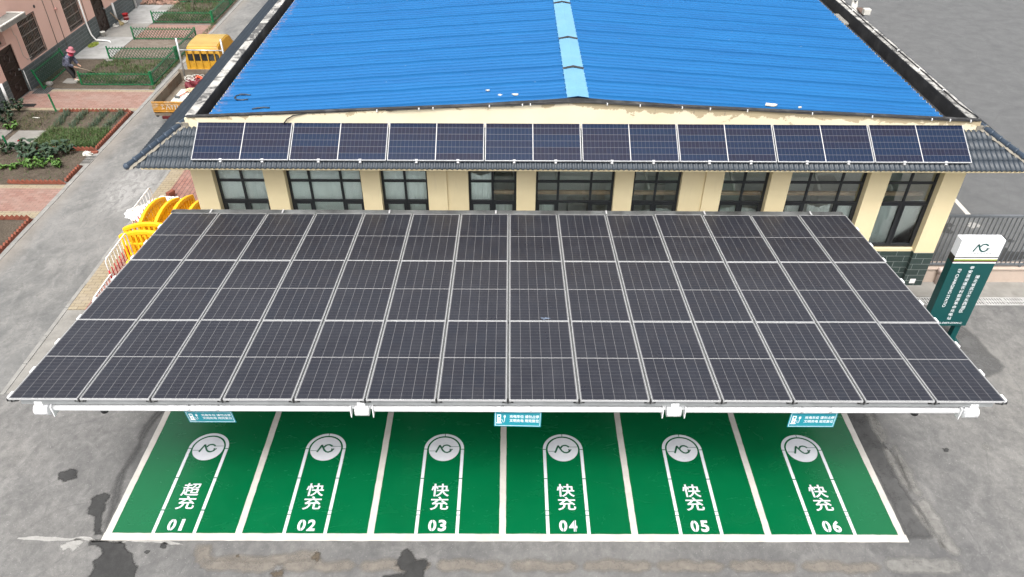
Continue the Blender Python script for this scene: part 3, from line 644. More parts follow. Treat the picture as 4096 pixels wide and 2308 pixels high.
# eave cornice (two steps) round three sides
EX0, EX1, EY, EZ = -.23, 19.07, 5.495, 3.655
m = MB()
m.box(EX0 + 0.31, EX1 - 0.31, EY + .09, 6.62, 3.50, 3.54); m.box(EX0 + 0.25, EX1 - 0.25, EY + .03, 6.62, 3.54, 3.572)
for xa, xb in ((EX0 + 0.25, BL + .1), (BR - .1, EX1 - 0.25)): m.box(xa, xb, 6.62, BY1, 3.54, 3.572)
for xa, xb in ((EX0 + 0.31, BL + .1), (BR - .1, EX1 - 0.31)): m.box(xa, xb, 6.62, BY1, 3.50, 3.54)
m.build('eave_cornice', PLASTER, hall)
# tiled skirt
INS, INSS, RISES = .885, 1.10, .65        # front inset, side inset and rise of the side slope
def skirt(origin, along, inward, L, trim0, trim1, INS, RISE, run, pitch=.107, courses=4, samp=6):
    """wavy tiles in overlapping courses; trimmed along the hips where trim is set"""
    o, al, inn = Vector(origin), Vector(along), Vector(inward); m = MB(); n = int(L / pitch) * samp; W = [.0, .75, 1, .75, .0]
    def tmax(s): return min(1, s / run if trim0 else 1, (L - s) / run if trim1 else 1)
    def P(s, t, k, low):
        prof = .5 - .5 * math.cos(2 * math.pi * s / pitch); prof = prof ** 1.4
        return o + al * s + inn * (INS * t) + Vector((0, 0, RISE * t - .08 + .030 * prof + (.028 if low else 0)))
    for k in range(courses):
        t0, t1 = k / courses, (k + 1) / courses; base = len(m.v); vs = []; fs = []
        for i in range(n + 1):
            s = L * i / n; tm = tmax(s); a, b = min(t0, tm), min(t1, tm)
            vs += [P(s, a, k, True), P(s, b, k, False), P(s, a, k, True) - Vector((0, 0, .03))]
        for i in range(n):
            sm_ = L * (i + .5) / n
            if tmax(sm_) <= t0 + 1e-4: continue
            q, r = 3 * i, 3 * i + 3; fs += [(q, r, r + 1, q + 1), (q + 2, r + 2, r, q)]
        m.add(vs, fs, 0, True)
    return m
m = skirt((EX0, EY, EZ), (1, 0, 0), (0, 1, 0), EX1 - EX0, True, True, INS, .53, .897); m.build('eave_tiles', TILE, hall)
m = skirt((EX0, BY1, EZ), (0, -1, 0), (1, 0, 0), BY1 - EY, False, True, INSS, RISES, 1.085, samp=4); m.build('eave_tiles', TILE, hall)
m = skirt((EX1, EY, EZ), (0, 1, 0), (-1, 0, 0), BY1 - EY, True, False, INSS, RISES, 1.085, samp=4); m.build('eave_tiles', TILE, hall)
HIPT = simple('hip_tile_glaze', (.046, .064, .090), .28, .12, scale=5); MORTAR = simple('mortar', (.20, .182, .15), .95, .2, scale=6, dirt=(.16, .15, .13), dirt_amt=.4, bump=.5, bscale=30)
for sx, x0 in ((1, EX0), (-1, EX1)):
    a = Vector((x0 - sx * .01, EY - .01, EZ - .02)); b = Vector((x0 + sx * 1.07, EY + 1.05, EZ + .585)); hp = None
    m = MB(); nn = 8
    for k in range(nn):
        p, q = a.lerp(b, k / nn), a.lerp(b, (k + 1.06) / nn); m.tube([p, p.lerp(q, .12), p.lerp(q, .121), q], [.078, .076, .064, .055], 14)
    d = (b - a).normalized()
    m.lathe([(.001, -.075), (.04, -.065), (.066, -.04), (.077, 0)], tuple(a), 14, M=Vector((0, 0, 1)).rotation_difference(d).to_matrix().to_4x4())
    m.build('hip_ridge', HIPT, hall)
    m = MB(); k = 30; pts = []
    for s2 in (-1, 1):
        vs = []
        off = Vector((1, -1, 0)).normalized() * s2 * sx if sx > 0 else Vector((1, 1, 0)).normalized() * s2
        for i in range(k + 1):
            c = a.lerp(b, i / k); w = .075 + R.uniform(0, .055); vs += [c + off * .03 + Vector((0, 0, -.01)), c + off * w + Vector((0, 0, -.062 + R.uniform(0, .015)))]
        m.add(vs, [(2 * i, 2 * i + 1, 2 * i + 3, 2 * i + 2) for i in range(k)])
    xa = x0 + sx * .86; xb = x0 + sx * 1.12; m.prism([(xa, EY + .87, EZ), (xb, EY + .87, EZ), (xb, EY + 1.12, EZ)] if sx > 0 else [(xb, EY + .87, EZ), (xa, EY + .87, EZ), (xb, EY + 1.12, EZ)], (0, 0, .56)); m.build('hip_mortar', MORTAR, hall)
# parapets
XL0, XL1, XR0, XR1 = .83, 1.01, 17.81, 18.01; GC = 9.28; ZE, ZR = 4.362, 4.75
def gz(x): return ZR - abs(x - GC) / (GC - XL0) * (ZR - ZE) if x < GC else ZR - (x - GC) / (XR1 - GC) * (ZR - ZE + .005)
m = MB(); m.prism([(XL0, 6.385, 4.0), (XR1, 6.385, 4.0), (XR1, 6.385, gz(XR1) - .05), (GC, 6.385, ZR - .05), (XL0, 6.385, gz(XL0) - .05)], (0, .05, 0)); m.build('front_parapet', PARAPET, hall, normals=True)
m = MB(); n = 70; vs = []                   # bitumen flashing dressed over the front parapet, ragged lower edge
for i in range(n + 1):
    x = XL0 + .05 + (XR1 - XL0 - .07) * i / n; z = gz(x); vs += [(x, 6.368, z - .040 + R.uniform(-.010, .012)), (x, 6.365, z - .008), (x, 6.378, z + .003), (x, 6.43, z + .004), (x, 6.445, max(z + .002, 4.215 + .55 * (1 - abs(x - 9.28) / 8.15) + .03))]
m.add(vs, [(5 * i + j, 5 * i + 5 + j, 5 * i + 6 + j, 5 * i + 1 + j) for i in range(n) for j in range(4)]); m.build('roof_flashing', BITUMEN, hall)
def side_parapet(xa, xb, inner):
    m = MB(); m.box(xa, xb, 6.54, BY1, 3.9, 4.315); o = m.build('side_parapet', PLASTER, hall)
    m = MB(); m.box(xa - .012, xb + .012, 6.5, BY1 + .01, 4.315, 4.335); m.build('parapet_capping', CAPTOP, o, bevel=.006)
    x = xb if inner > 0 else xa; m = MB(); m.box(x + (.0 if inner > 0 else -.018), x + (.018 if inner > 0 else 0), 6.6, BY1, 3.95, 4.312); m.build('parapet_lining', BLKWALL, o)
side_parapet(XL0, XL1, 1); side_parapet(XR0, XR1, -1)
m = MB(); m.box(XL1, XR0, 6.44, BY1, 3.92, 3.985); m.build('gutter_floor', GUTTERB, hall)
m = MB()
m.box(1.08, 1.2, 12.1, 12.9, 4.0, 4.09); m.build('gutter_debris', SCREED, hall, bevel=.02)
m = MB(); m.box(17.62, 17.78, 13.6, 14.5, 4.0, 4.08); m.build('gutter_debris', SCREED, hall, bevel=.02)
# corrugated roof: two slopes, ribs running down from the ridge
PITCHY = .838; YS = 6.64
prof = [(0, .05), (.004, -.05), (.058, -.06), (.064, .012)]
for k in range(4):
    c = .080 + k * .188; prof += [(c + .004, .0), (c + .034, .020), (c + .062, .046), (c + .105, .046), (c + .132, .020), (c + .162, .0)]
LAP = simple('shaded_lap', (.004, .035, .12), .7, .3)  # dark navy: the shade inside the lap grooves is put into the colour
SX0, SX1, SZ0, SZR = 1.235, 17.37, 4.215, 4.765
for xa, xb, za, zb in ((SX0, 9.28, SZ0, SZR), (9.28, SX1, SZR, SZ0)):
    m = MB(); cols = 12; rows = []; skip = 0
    y = YS - PITCHY
    while y < BY1 - .3:
        for py, pz in prof:
            if y + py < 6.45: skip += 1; continue
            rows.append((y + py, pz))
        y += PITCHY
    vs = []; nr = len(rows)
    for yy, pz in rows:
        wob = .006 * math.sin(yy * 2.3)
        for c in range(cols + 1):
            u = c / cols; sag = -.012 * math.sin(u * math.pi * 5) ** 2
            vs.append((xa + (xb - xa) * u, yy + .004 * math.sin(u * 9 + yy), za + (zb - za) * u + pz + sag + wob))
    m.add(vs, [(r * (cols + 1) + c, r * (cols + 1) + c + 1, (r + 1) * (cols + 1) + c + 1, (r + 1) * (cols + 1) + c) for r in range(nr - 1) for c in range(cols)], sm=True)
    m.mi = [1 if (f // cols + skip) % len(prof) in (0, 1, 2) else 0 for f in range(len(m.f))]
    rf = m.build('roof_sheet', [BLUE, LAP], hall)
    m = MB()
    # grey underside lip showing along the eave
    lip = []
    for yy, pz in rows:
        x = xb if xb > 12 else xa; z = SZ0 + pz - .004; lip += [(x, yy, z), (x + (.03 if xb > 12 else -.03), yy, z - .035)]
    m.add(lip, [(2 * r, 2 * r + 1, 2 * r + 3, 2 * r + 2) for r in range(nr - 1)]); m.build('eave_lip', simple('sheet_underside', (.33, .33, .32), .6, .15), rf)
# ridge capping in lapped lengths
ys = [6.42, 8.02, 10.0, 12.9, 15.9, 18.9, 21.9, 24.9, 29.7]
m = MB()
for i in range(len(ys) - 1):
    a, b = ys[i], ys[i + 1] + .04; z = SZR + .045 + .006 * (i % 2); n = int((b - a) / .26); st = [(q * .26 + w_, j_) for q in range(n) for w_, j_ in ((0, -.004), (.205, -.004), (.21, .012), (.245, .012), (.25, -.004))]; n = len(st) - 1; vs = []
    for k in range(n + 1):
        y = a + st[k][0] * (b - a) / st[-1][0]; j = st[k][1]; vs += [(9.045 - j, y, z - .002), (9.28, y, z + .03), (9.515 + j, y, z - .002)]
    m.add(vs, [(3 * k + c, 3 * k + c + 1, 3 * k + 4 + c, 3 * k + 3 + c) for k in range(n) for c in range(2)])
rid = m.build('ridge_capping', CYAN, hall)
for y in (8.05, 10.03, 12.93):
    m = MB(); z = SZR + .085; m.add([(9.04, y - .05, z - .03), (9.28, y - .035, z + .012), (9.52, y - .05, z - .03), (9.52, y + .06, z - .03), (9.28, y + .075, z + .012), (9.04, y + .05, z - .03)], [(0, 1, 4, 5), (1, 2, 3, 4)]); m.build('ridge_joint', BITUMEN, rid)
# cable clipped along the flashing and the right parapet
m = MB(); pts = [(x, 6.352 + .004 * math.sin(x * 3), gz(x) - .028 + .008 * math.sin(x * 2.1)) for x in [5.2 + i * .2 for i in range(64)]]; pts += [(17.98, 6.5, 4.36), (17.9, 7.2, 4.352), (17.93, 9, 4.352), (17.9, 12, 4.352), (17.93, 16, 4.352), (17.9, 22, 4.352), (17.92, 29, 4.352)]
m.tube(pts, .012, 6); cb = m.build('cable', BLACK, hall)
m = MB()
for x in (5.0, 5.9, 6.2, 7.4, 8.1, 8.27, 9.9, 10.6, 11.5, 12.1, 12.9, 14.3, 15.6, 16.9, 17.3, 17.75): m.box(x - .011, x + .011, 6.336, 6.362, gz(x) - .055, gz(x) - .008)
for y in (8, 9.3, 10.6, 12.2, 13.9): m.box(17.885, 17.945, y - .012, y + .012, 4.335, 4.37)
m.build('cable_clip', PVC, cb)
m = MB(); m.tube([(2.92, 6.36, 4.05), (2.95, 6.352, 4.2), (3.05, 6.35, 4.32), (3.2, 6.36, 4.40), (3.5, 6.38, 4.447)], .012, 8); m.build('cable', BLACK, hall)

# solar modules clamped on the tiled eave: eight things
th = math.atan2(.52, .87); PW, PH, PT = 2.045, .99, .035
Mx = lambda x: frame_mat((x, 5.60, 3.715), (1, 0, 0), (0, math.cos(th), math.sin(th)))
def framed(w, h, t, fw, cells, fm):
    m = MB(); m.box(fw, w - fw, fw, h - fw, t - .008, t - .003); g = m
    f = MB(); f.box(0, w, 0, fw, 0, t); f.box(0, w, h - fw, h, 0, t); f.box(0, fw, fw, h - fw, 0, t); f.box(w - fw, w, fw, h - fw, 0, t)
    return g, f
root = None
ORD = ['leftmost', 'second from the left', 'third from the left', 'fourth from the left', 'fourth from the right', 'third from the right', 'second from the right', 'rightmost']
X0 = 1.10; STEP = (17.63 - 1.10 - PW) / 7
for i in range(8):
    lab = 'blue solar panel on the tiled eave, %s of eight in the row' % ORD[i]
    if i == 0:
        root = thing('solar_module', lab, 'solar panel', (0, 0, 0), 'blue solar panels along the tiled eave')
        g, f = framed(PW, PH, PT, .015, CELLS2, ALU); g.build('cell_sheet', CELLS2, root); f.build('panel_frame', ALU, root)
        for x in (.62, 1.50): 
            m = MB(); m.box(x - .025, x + .025, -.045, -.002, -.055, .02); m.box(x - .03, x + .03, -.012, .03, .03, .045); m.build('clamp', ALU, root)
            m = MB(); m.box(x - .025, x + .025, PH + .002, PH + .012, -.01, .04); m.build('clamp', ALU, root)
        m = MB(); m.box(.1, PW - .1, .2, .24, -.06, -.002); m.box(.1, PW - .1, .78, .82, -.06, -.002); m.build('mounting_rail', GALV, root); o = root
    else: o = copy_tree(root)
    o['label'] = lab; o.matrix_world = Mx(X0 + i * STEP + R.uniform(-.004, .004)) @ Matrix.Rotation(R.uniform(-.004, .004), 4, 'X')

# loose bits on the blue roof
HOSE = simple('dark_hose', (.02, .035, .06), .5, .2)
m = MB(); m.tube([(1.90, 7.68, 4.29), (1.78, 7.73, 4.29), (1.66, 7.75, 4.285), (1.57, 7.66, 4.28), (1.57, 7.55, 4.28), (1.64, 7.46, 4.28), (1.76, 7.43, 4.28), (1.90, 7.45, 4.29)], .018, 8)
tag(m.build('hose', HOSE), 'short dark hose bent in a hook shape lying on the blue roof', 'hose')
m = MB(); m.tube([(2.15, 6.88, 4.31), (2.26, 6.93, 4.315), (2.40, 6.95, 4.32), (2.53, 6.93, 4.32)], .018, 8)
tag(m.build('hose', HOSE), 'short nearly straight dark hose at the front edge of the blue roof', 'hose')
CH = simple('plaster_chip', (.5, .48, .43), .9, .1)
for x, y, s, lab in ((7.95, 6.78, .05, 'small white plaster chip on the blue roof just left of the ridge, nearest it'), (7.62, 6.80, .035, 'white plaster chip left of the ridge, beside two others on the blue roof'), (7.35, 7.1, .03, 'tiny white plaster chip highest up the blue roof left of the ridge'), (13.52, 6.75, .10, 'largest white plaster lump at the front edge of the right roof slope'), (14.15, 6.72, .035, 'small white chip beside the large plaster lump on the right roof slope')):
    m = MB(); z = SZR - abs(x - 9.28) * (SZR - SZ0) / 8.1 + .03
    m.prism([(p[0], p[1], z - .004) for p in blob((x, y), s, 9, int(x * 90), .3, 1.3, .7)], (0, 0, .03)); tag(m.build('plaster_chip', CH, bevel=.006), lab, 'debris', 'plaster chips on the blue roof')
# ------------------------------------------------------------------ solar carport
CX0, CZ, TILT = -.378, 2.305, .1047; PU, PV = 1.1343, 2.3163; SU = (16.4 - PU) / 13; SV = (7.0 - PV) / 2
K, OFF = CK, Vector((.7847, -.8790, 1.1292)); MB.PL = (K, OFF)  # offset holds the camera position fixed, so the carport shrinks towards the camera
pl = lambda *p: tuple(Vector(p) * K + OFF)
Z0 = -OFF.z / K               # ground level in carport units before the scaling about the camera
car = thing('solar_carport', 'white steel carport roofed with three rows of fourteen dark solar panels over the green bays', 'carport', (7.82, 2.3, 0))
ct, st_ = math.cos(TILT), math.sin(TILT)
def C(u, v, w=0): return Vector((CX0 + u, v * ct + w * st_, CZ - v * st_ + w * ct))
MC = frame_mat(C(0, 0, -.035), (1, 0, 0), (0, ct, -st_))
g, f = framed(PU, PV, .035, .0085, CELLS, ALU)
MB.PL = (K, Vector((0, 0, 0))); gm = g.build('tmp', CELLS); fm_ = f.build('tmp', ALU); MB.PL = (K, OFF); gme, fme = gm.data, fm_.data; bpy.data.objects.remove(gm); bpy.data.objects.remove(fm_)
gme.name = 'roof_panel'; fme.name = 'panel_frame'
for j in range(3):
    for i in range(14):
        o = bpy.data.objects.new('roof_panel', gme); COL.objects.link(o); o.parent = car
        M = MC @ Matrix.Translation((i * SU + R.uniform(-.002, .002), j * SV, 0)) @ Matrix.Rotation(R.uniform(-.004, .004), 4, 'X') @ Matrix.Rotation(R.uniform(-.003, .003), 4, 'Y')
        M.translation = M.translation * K + OFF; o.matrix_basis = Matrix.Translation(-car.location) @ M
        fo = bpy.data.objects.new('panel_frame', fme); COL.objects.link(fo); fo.parent = o
# rails in the gaps, rubber end pieces
for i in range(15):
    u = i * SU - (SU - PU) / 2 if 0 < i < 14 else (.012 if i == 0 else 16.388)
    m = MB(); hw = .052 if 0 < i < 14 else .04
    uu = u if 0 < i < 14 else (u + .03 if i == 0 else u - .03)
    m.obox(C(uu, 3.5, -.062), (hw, 0, 0), (0, 3.49 * ct, -3.49 * st_), Vector((0, st_, ct)) * .022); m.build('water_rail', GALVD, car)
    m = MB()
    for s2 in (-1, 1): m.obox(C(uu + s2 * .062, .05, -.062), (.030, 0, 0), (0, .028 * ct, -.028 * st_), Vector((0, st_, ct)) * .022)
    m.obox(C(uu, .03, -.05), (.012, 0, 0), (0, .03 * ct, -.03 * st_), Vector((0, st_, ct)) * .03); m.build('rail_end_piece', BLACK, car)
for j in (1, 2):
    m = MB(); v = j * SV - (SV - PV) / 2; m.obox(C(8.2, v, -.052), (8.15, 0, 0), (0, .03 * ct, -.03 * st_), Vector((0, st_, ct)) * .012); m.build('cross_seal', GALVD, car)
# purlins (grey channels across), first one shows under the front edge
for v in (.075, 1.35, 2.35, 3.7, 4.7, 6.0, 6.88):
    m = MB(); m.obox(C(8.2, v, -.115), (8.05, 0, 0), (0, .022 * ct, -.022 * st_), Vector((0, st_, ct)) * .045); m.build('purlin', GALV, car)
RX = [.045, 5.385, 10.60, 15.575]; PZ, PY = 1.985, .115
for i, x in enumerate(RX):
    m = MB(); u = x - CX0
    m.obox(C(u, 3.5, -.30), (.075, 0, 0), (0, 3.42 * ct, -3.42 * st_), Vector((0, st_, ct)) * .072)
    m.obox(C(u, .12, -.21), (.068, 0, 0), (0, .07 * ct, -.07 * st_), Vector((0, st_, ct)) * .10)
    ra = m.build('rafter', WHITE, car, bevel=.008)
    m = MB(); m.tube([(x - .115, PY - .02, PZ - .012), (x + .115, PY - .02, PZ - .012)], .108, 24); m.box(x - .112, x + .112, PY - .0, PY + .1, PZ - .09, PZ + .12)
    m.tube([(x - .119, PY - .02, PZ - .012), (x - .1145, PY - .02, PZ - .012)], .085, 20); ra2 = m.build('pipe_socket', WHITE, ra)
    for s2 in (-1, 1):
        if (i == 0 and s2 < 0) or (i == 3 and s2 > 0): continue
        m = MB(); xx = x + s2 * .185; m.box(xx - .008, xx + .008, PY - .105, PY + .09, PZ - .12, PZ + .11); m.box(min(x + s2 * .11, xx), max(x + s2 * .11, xx), PY - .0, PY + .03, PZ - .02, PZ + .12); m.build('flange_plate', WHITE, ra)
    m = MB(); yp = 5.1; zt = CZ - yp / ct * st_ - .42; m.box(x - .11, x + .11, yp - .11, yp + .11, Z0 + .02, zt); m.box(x - .2, x + .2, yp - .2, yp + .2, Z0, Z0 + .03); m.build('column', WHITE, car, bevel=.008)
    m = MB(); m.bar((x, yp - .1, .6), (x, 2.2, CZ - 2.2 * st_ - .36), .1, .1); m.build('brace', WHITE, car)
for a, b in zip(RX[:-1], RX[1:]):
    m = MB(); m.tube([(a + .193, PY, PZ), (b - .193, PY, PZ)], .062, 20); m.build('front_pipe', WHITE, car)
m = MB(); zc = CZ - 7.0 * st_ - .03
for y0, y1, z0, z1 in ((7.0, 7.008, zc - .10, zc + .015), (7.008, 7.13, zc - .10, zc - .092), (7.13, 7.138, zc - .10, zc + .03)): m.box(-.40, 15.98, y0, y1, z0, z1)
m.box(-.408, -.40, 7.0, 7.138, zc - .10, zc + .03); m.box(15.98, 15.988, 7.0, 7.138, zc - .10, zc + .03)
STEEL = simple('bright_gutter_steel', (.36, .37, .37), .34, .35, scale=2.2, metal=.7, dirt=(.10, .10, .09), dirt_amt=.4, dscale=1.5)
gt = m.build('gutter', STEEL, car); 
m = MB()
for x in (.55, 2.3, 4.9, 7.5, 10.2, 12.6, 15.2): m.box(x - .02, x + .02, 6.985, 7.145, zc + .03, zc + .036)
m.build('gutter_strap', ALU, gt)
for s2, u in ((-1, -.012), (1, 16.412)):
    for v in (.10, .78, 1.62, 2.42, 3.05, 3.9, 4.8, 5.5, 6.3):
        m = MB(); m.obox(C(u, v, -.02), (.016, 0, 0), (0, .075 * ct, -.075 * st_), Vector((0, st_, ct)) * .026); m.build('edge_clamp', WHITE, car)
for x, lab in ((1.02, 'a'), (14.7, 'b')):
    m = MB(); m.lathe([(.0, -.075), (.04, -.07), (.062, -.045), (.065, 0), (.065, .05), (0, .05)], (x, PY + .02, PZ - .07), 14); m.build('pipe_lamp', BLACK, car)
# bird dropping and splashes lying on the panels
m = MB(); c0 = C(8.90, 2.42, .003); m.add([C(8.90 + (p[0]), 2.42 + p[1], .004) for p in blob((0, 0), .05, 20, 4, .5, 1.3, .8)], [list(range(20))]); m.build('bird_dropping', simple('bird_dropping', (.10, .13, .18), .8, .4, scale=20), car)

# ------------------------------------------------------------------ three hanging signs
for k, (x, z, w, h, ang, lab) in enumerate([(2.755, 1.885, .80, .335, 9, 'dull blue hanging sign with charging text above bay 01, tilted back on its wires'), (7.99, 1.905, .80, .335, -7, 'bright blue hanging sign with charging text between bays 03 and 04'), (13.01, 1.90, .80, .35, -2, 'blue hanging sign with charging text above bay 06')]):
    a = rad(ang); yb = PY + .01
    s_ = thing('hanging_sign', lab, 'sign', pl(x, yb, z), 'blue signs hanging from the carport pipe')
    down = Vector((0, math.sin(a), -math.cos(a))); o = Vector((x, yb, z)) + down * h / 2
    M = frame_mat(o, (1, 0, 0 if k != 1 else -.025), -down)
    m = MB(); m.box(-w / 2, w / 2, -h / 2, h / 2, -.006, 0); bd = m.xf(M).build('sign_board', SIGNB, s_)
    m = MB(); e, b = .012, .018
    for x0, x1, y0, y1 in ((-w / 2 + b, w / 2 - b, h / 2 - b - e / 2, h / 2 - b), (-w / 2 + b, w / 2 - b, -h / 2 + b, -h / 2 + b + e / 2), (-w / 2 + b, -w / 2 + b + e / 2, -h / 2 + b, h / 2 - b), (w / 2 - b - e / 2, w / 2 - b, -h / 2 + b, h / 2 - b)): m.box(x0, x1, y0, y1, .0, .0015)
    m.xf(M).build('sign_border', TXTW, bd)
    for ln, yy in (('充电车位 请勿占停', .055), ('文明充电 用完复位', -.035)):
        m = text_mb(ln, .50, .068, .014); m.xf(M @ Matrix.Translation((.11, yy, .002))); m.build('sign_lettering', TXTW, bd)
    m = MB()      # charging pump pictogram with hose and plug
    px = -.315; m.box(px - .035, px + .03, -.085, .09, .0, .002); m.box(px - .05, px + .045, -.10, -.082, 0, .002)
    m.xf(M).build('pump_symbol', TXTW, bd)
    m = MB(); m.box(px - .02, px + .015, .03, .07, .0022, .003); m.box(px - .012, px + .008, -.045, -.02, .0022, .003); m.xf(M).build('pump_window', SIGNB, bd)
    m = MB(); m.ribbon([(px + .03, -.02), (px + .055, -.02), (px + .06, -.06), (px + .078, -.075), (px + .092, -.05), (px + .09, .0), (px + .092, .03)], .008, .002); m.box(px + .075, px + .108, .03, .065, 0, .002); m.box(px + .08, px + .086, .065, .085, 0, .002); m.box(px + .097, px + .103, .065, .085, 0, .002)
    m.xf(M).build('plug_symbol', TXTW, bd)
    for dx in (-.26, .22):
        m = MB(); q = M @ Vector((dx, h / 2 - .03, -.003)); 
        for e in (-.012, .012):
            pts = [q + Vector((0, -.004, 0))] + [Vector((x + dx + e, PY + .073 * math.sin(t), PZ + .073 * math.cos(t))) for t in [2.6 + .35 * kk for kk in range(18)]] + [q + Vector((.004, .004, 0))]
            m.tube(pts, .0035, 5, cap=False)
        m.build('hanging_wire', GALV, s_)

MB.PL = None
# ------------------------------------------------------------------ charging station pylon
PX0, PX1, PYF, PYB, PZ0, PZ1 = 17.085, 17.985, 4.11, 4.32, .475, 2.755
py = thing('pylon_sign', 'tall green and white charging station pylon sign on a single post beside the carport', 'sign', ((PX0 + PX1) / 2, 4.22, 0))
zs = 2.18
m = MB(); m.box(PX0, PX1, PYF, PYB, PZ0, zs); bdy = m.build('pylon_body', PYLON, py, bevel=.006)
m = MB(); m.box(PX0, PX1, PYF - .002, PYB, zs + .16, PZ1); hd = m.build('pylon_head', simple('white_panel', (.80, .82, .84), .35, .02), py, bevel=.006)
m = MB(); m.box(PX0 + .002, PX1 - .002, PYF, PYB, zs, zs + .16); bnd = m.build('pylon_band', simple('band_black', (.02, .02, .02), .4), py)
zz = zs
for hgt, colr in ((.035, (.8, .8, .8)), (.028, (.10, .015, .012)), (.02, (.10, .20, .03)), (.022, (.38, .42, .08)), (.033, (.8, .8, .8))):
    m = MB(); m.box(PX0 + .0, PX1 - .0, PYF - .003, PYF - .001, zz, zz + hgt); m.build('band_stripe', simple('band_colour', colr, .4, .03), bnd); zz += hgt
for x in (17.15, 17.79):
    m = MB(); m.box(x, x + .13, 4.15, 4.28, 0, PZ0); m.build('pylon_post', PYLON, py)
m = MB(); m.box(17.08, 17.99, 4.06, 4.38, 0, .02); m.build('post_plate', PYLOND, py)
F = lambda x, z: frame_mat((x, PYF - .004, z), (1, 0, 0), (0, 0, 1))
m = MB(); logo_into(m, lambda p: (p[0] * .29, p[1] * .29), .034, False); m.xf(frame_mat((17.55, PYF - .005, 2.565), (1, 0, 0), (0, 0, 1))); m.build('logo', LOGO, hd)
m = text_mb('武汉市充换电技术有限公司', .76, .062, .002); m.xf(F(17.55, 2.432)); m.build('company_lettering', TXTG, hd)
m = text_mb('Wuhan Charging and swapping technology Co., Ltd', .74, .022, .0); m.xf(F(17.55, 2.382)); m.build('company_lettering', TXTG, hd)
def vert(txt, x, z0, z1, s, bold=.006):
    for i, ch in enumerate(txt):
        z = z0 + (z1 - z0) * i / (len(txt) - 1); m = text_mb(ch, s, s * .98, bold); m.xf(F(x, z)); m.build('pylon_lettering', TXTW, bdy)
vert('湖北省武汉市东西湖区', 17.735, 1.83, .905, .088); vert('辛安渡街道农村能源革命充电站', 17.54, 2.07, .70, .088)
m = text_mb('EV CHARGING STATIO', 1.02, .068, .006); m.xf(frame_mat((17.30, PYF - .004, 1.525), (0, 0, -1), (1, 0, 0))); m.build('pylon_lettering', TXTW, bdy)
m = text_mb('6-0459-DXH-C', .50, .052, .01); m.xf(F(17.62, .565)); m.build('pylon_lettering', TXTW, bdy)

# ------------------------------------------------------------------ wall, railing and drain on the right
m = MB(); m.box(18.06, 40, 6.36, 6.60, 0, .40); lw = m.build('low_wall', PINKWALL2); tag(lw, 'low pale pink wall carrying the grey railing right of the hall', 'wall')
m = MB(); m.box(18.05, 40, 6.33, 6.63, .40, .455); m.build('wall_coping', PINKWALL2, lw, bevel=.008)
rl = thing('railing', 'grey metal railing with upright bars on the low pink wall', 'railing', (19.5, 6.42, .455))
m = MB(); m.box(18.07, 40, 6.38, 6.45, 1.885, 1.935); m.build('top_rail', RAILM, rl); m = MB(); m.box(18.07, 40, 6.385, 6.445, .51, .555); m.build('bottom_rail', RAILM, rl)
m = MB(); m.box(-.009, .009, -.011, .011, .0, 1.33); b0 = m.build('baluster', RAILM, rl, local=True); b0.location = Vector((18.12, 6.415, .555)) - rl.location
for i in range(1, 72):
    b = b0.copy(); COL.objects.link(b); b.parent = rl; b.location = Vector((18.12 + i * .113, 6.415, .555)) - rl.location
for x in (20.42, 23.0, 25.6): m = MB(); m.box(x - .025, x + .025, 6.39, 6.44, .455, .51); m.build('rail_foot', RAILM, rl)
# slotted drain cover
DR = simple('drain_concrete', (.36, .36, .35), .85, .15, scale=5, dirt=(.22, .21, .2), dirt_amt=.3)
dr = thing('drain_cover', 'long slotted drain cover along the pavement edge behind the pylon sign', 'drain cover', (19, 5.58, 0))
nseg = 0
for k in range(40):
    x = 16.3 + k * .50; m = MB(); m.box(x, x + .488, 5.44, 5.73, .0, .024); s0 = m.build('cover_slab', DR, dr)
    m = MB()
    for r in range(2):
        for q in range(7): cx = x + .05 + q * .064; cyy = 5.515 + r * .135; m.obox((cx, cyy, .025), (.010, 0, 0), (-.008, .045, 0), (0, 0, .002))
    m.build('slot', BLACK, s0)
# small pipe end with valve at the low wall
m = MB(); m.tube([(18.45, 6.30, .02), (18.45, 6.30, .30), (18.47, 6.24, .36), (18.47, 6.2, .36)], .045, 10); m.lathe([(.0, 0), (.075, 0), (.08, .1), (.05, .14), (0, .15)], (18.45, 6.30, .36), 12)
tag(m.build('standpipe', simple('pale_pink_pipe', (.5, .40, .36), .7, .1)), 'short pale pipe stub against the low pink wall, half hidden by the pylon', 'pipe')
# ------------------------------------------------------------------ pink house on the left
hs_ = thing('house', 'pink rendered house with grey brick base, barred windows and dark carved doors', 'house', (GX, 21, 0))
H0, H1 = 8.0, 28.0
DOORS = [(17.02, 18.04), (24.18, 25.15)]; WINS = [(18.77, 20.03), (21.95, 23.21)]
segs = []; y = H0
m = MB(); d = MB()
def wallbits(m, y0, y1, z0, z1, xf=GX): m.box(xf - .24, xf, y0, y1, z0, z1)
ops = sorted([(a, b, 0, 1.80) for a, b in DOORS] + [(a, b, .86, 2.33) for a, b in WINS] + [(a + .0, b - .25, 1.86, 2.40) for a, b in DOORS])
cuts = sorted({H0, H1} | {v for a, b, *_ in ops for v in (a, b)})
for a, b in zip(cuts[:-1], cuts[1:]):
    mid = (a + b) / 2; hol = sorted((z0, z1) for p, q, z0, z1 in ops if p < mid < q); z = .83
    for z0, z1 in hol:
        if z0 > z: wallbits(m, a, b, z, z0)
        z = max(z, z1)
    wallbits(m, a, b, z, 3.9)
    if not any(z0 == 0 for z0, z1 in hol): d.box(GX - .24, GX + .012, a, b, 0, .83)
m.build('wall', PINK, hs_); d.build('brick_base', DADO, hs_)
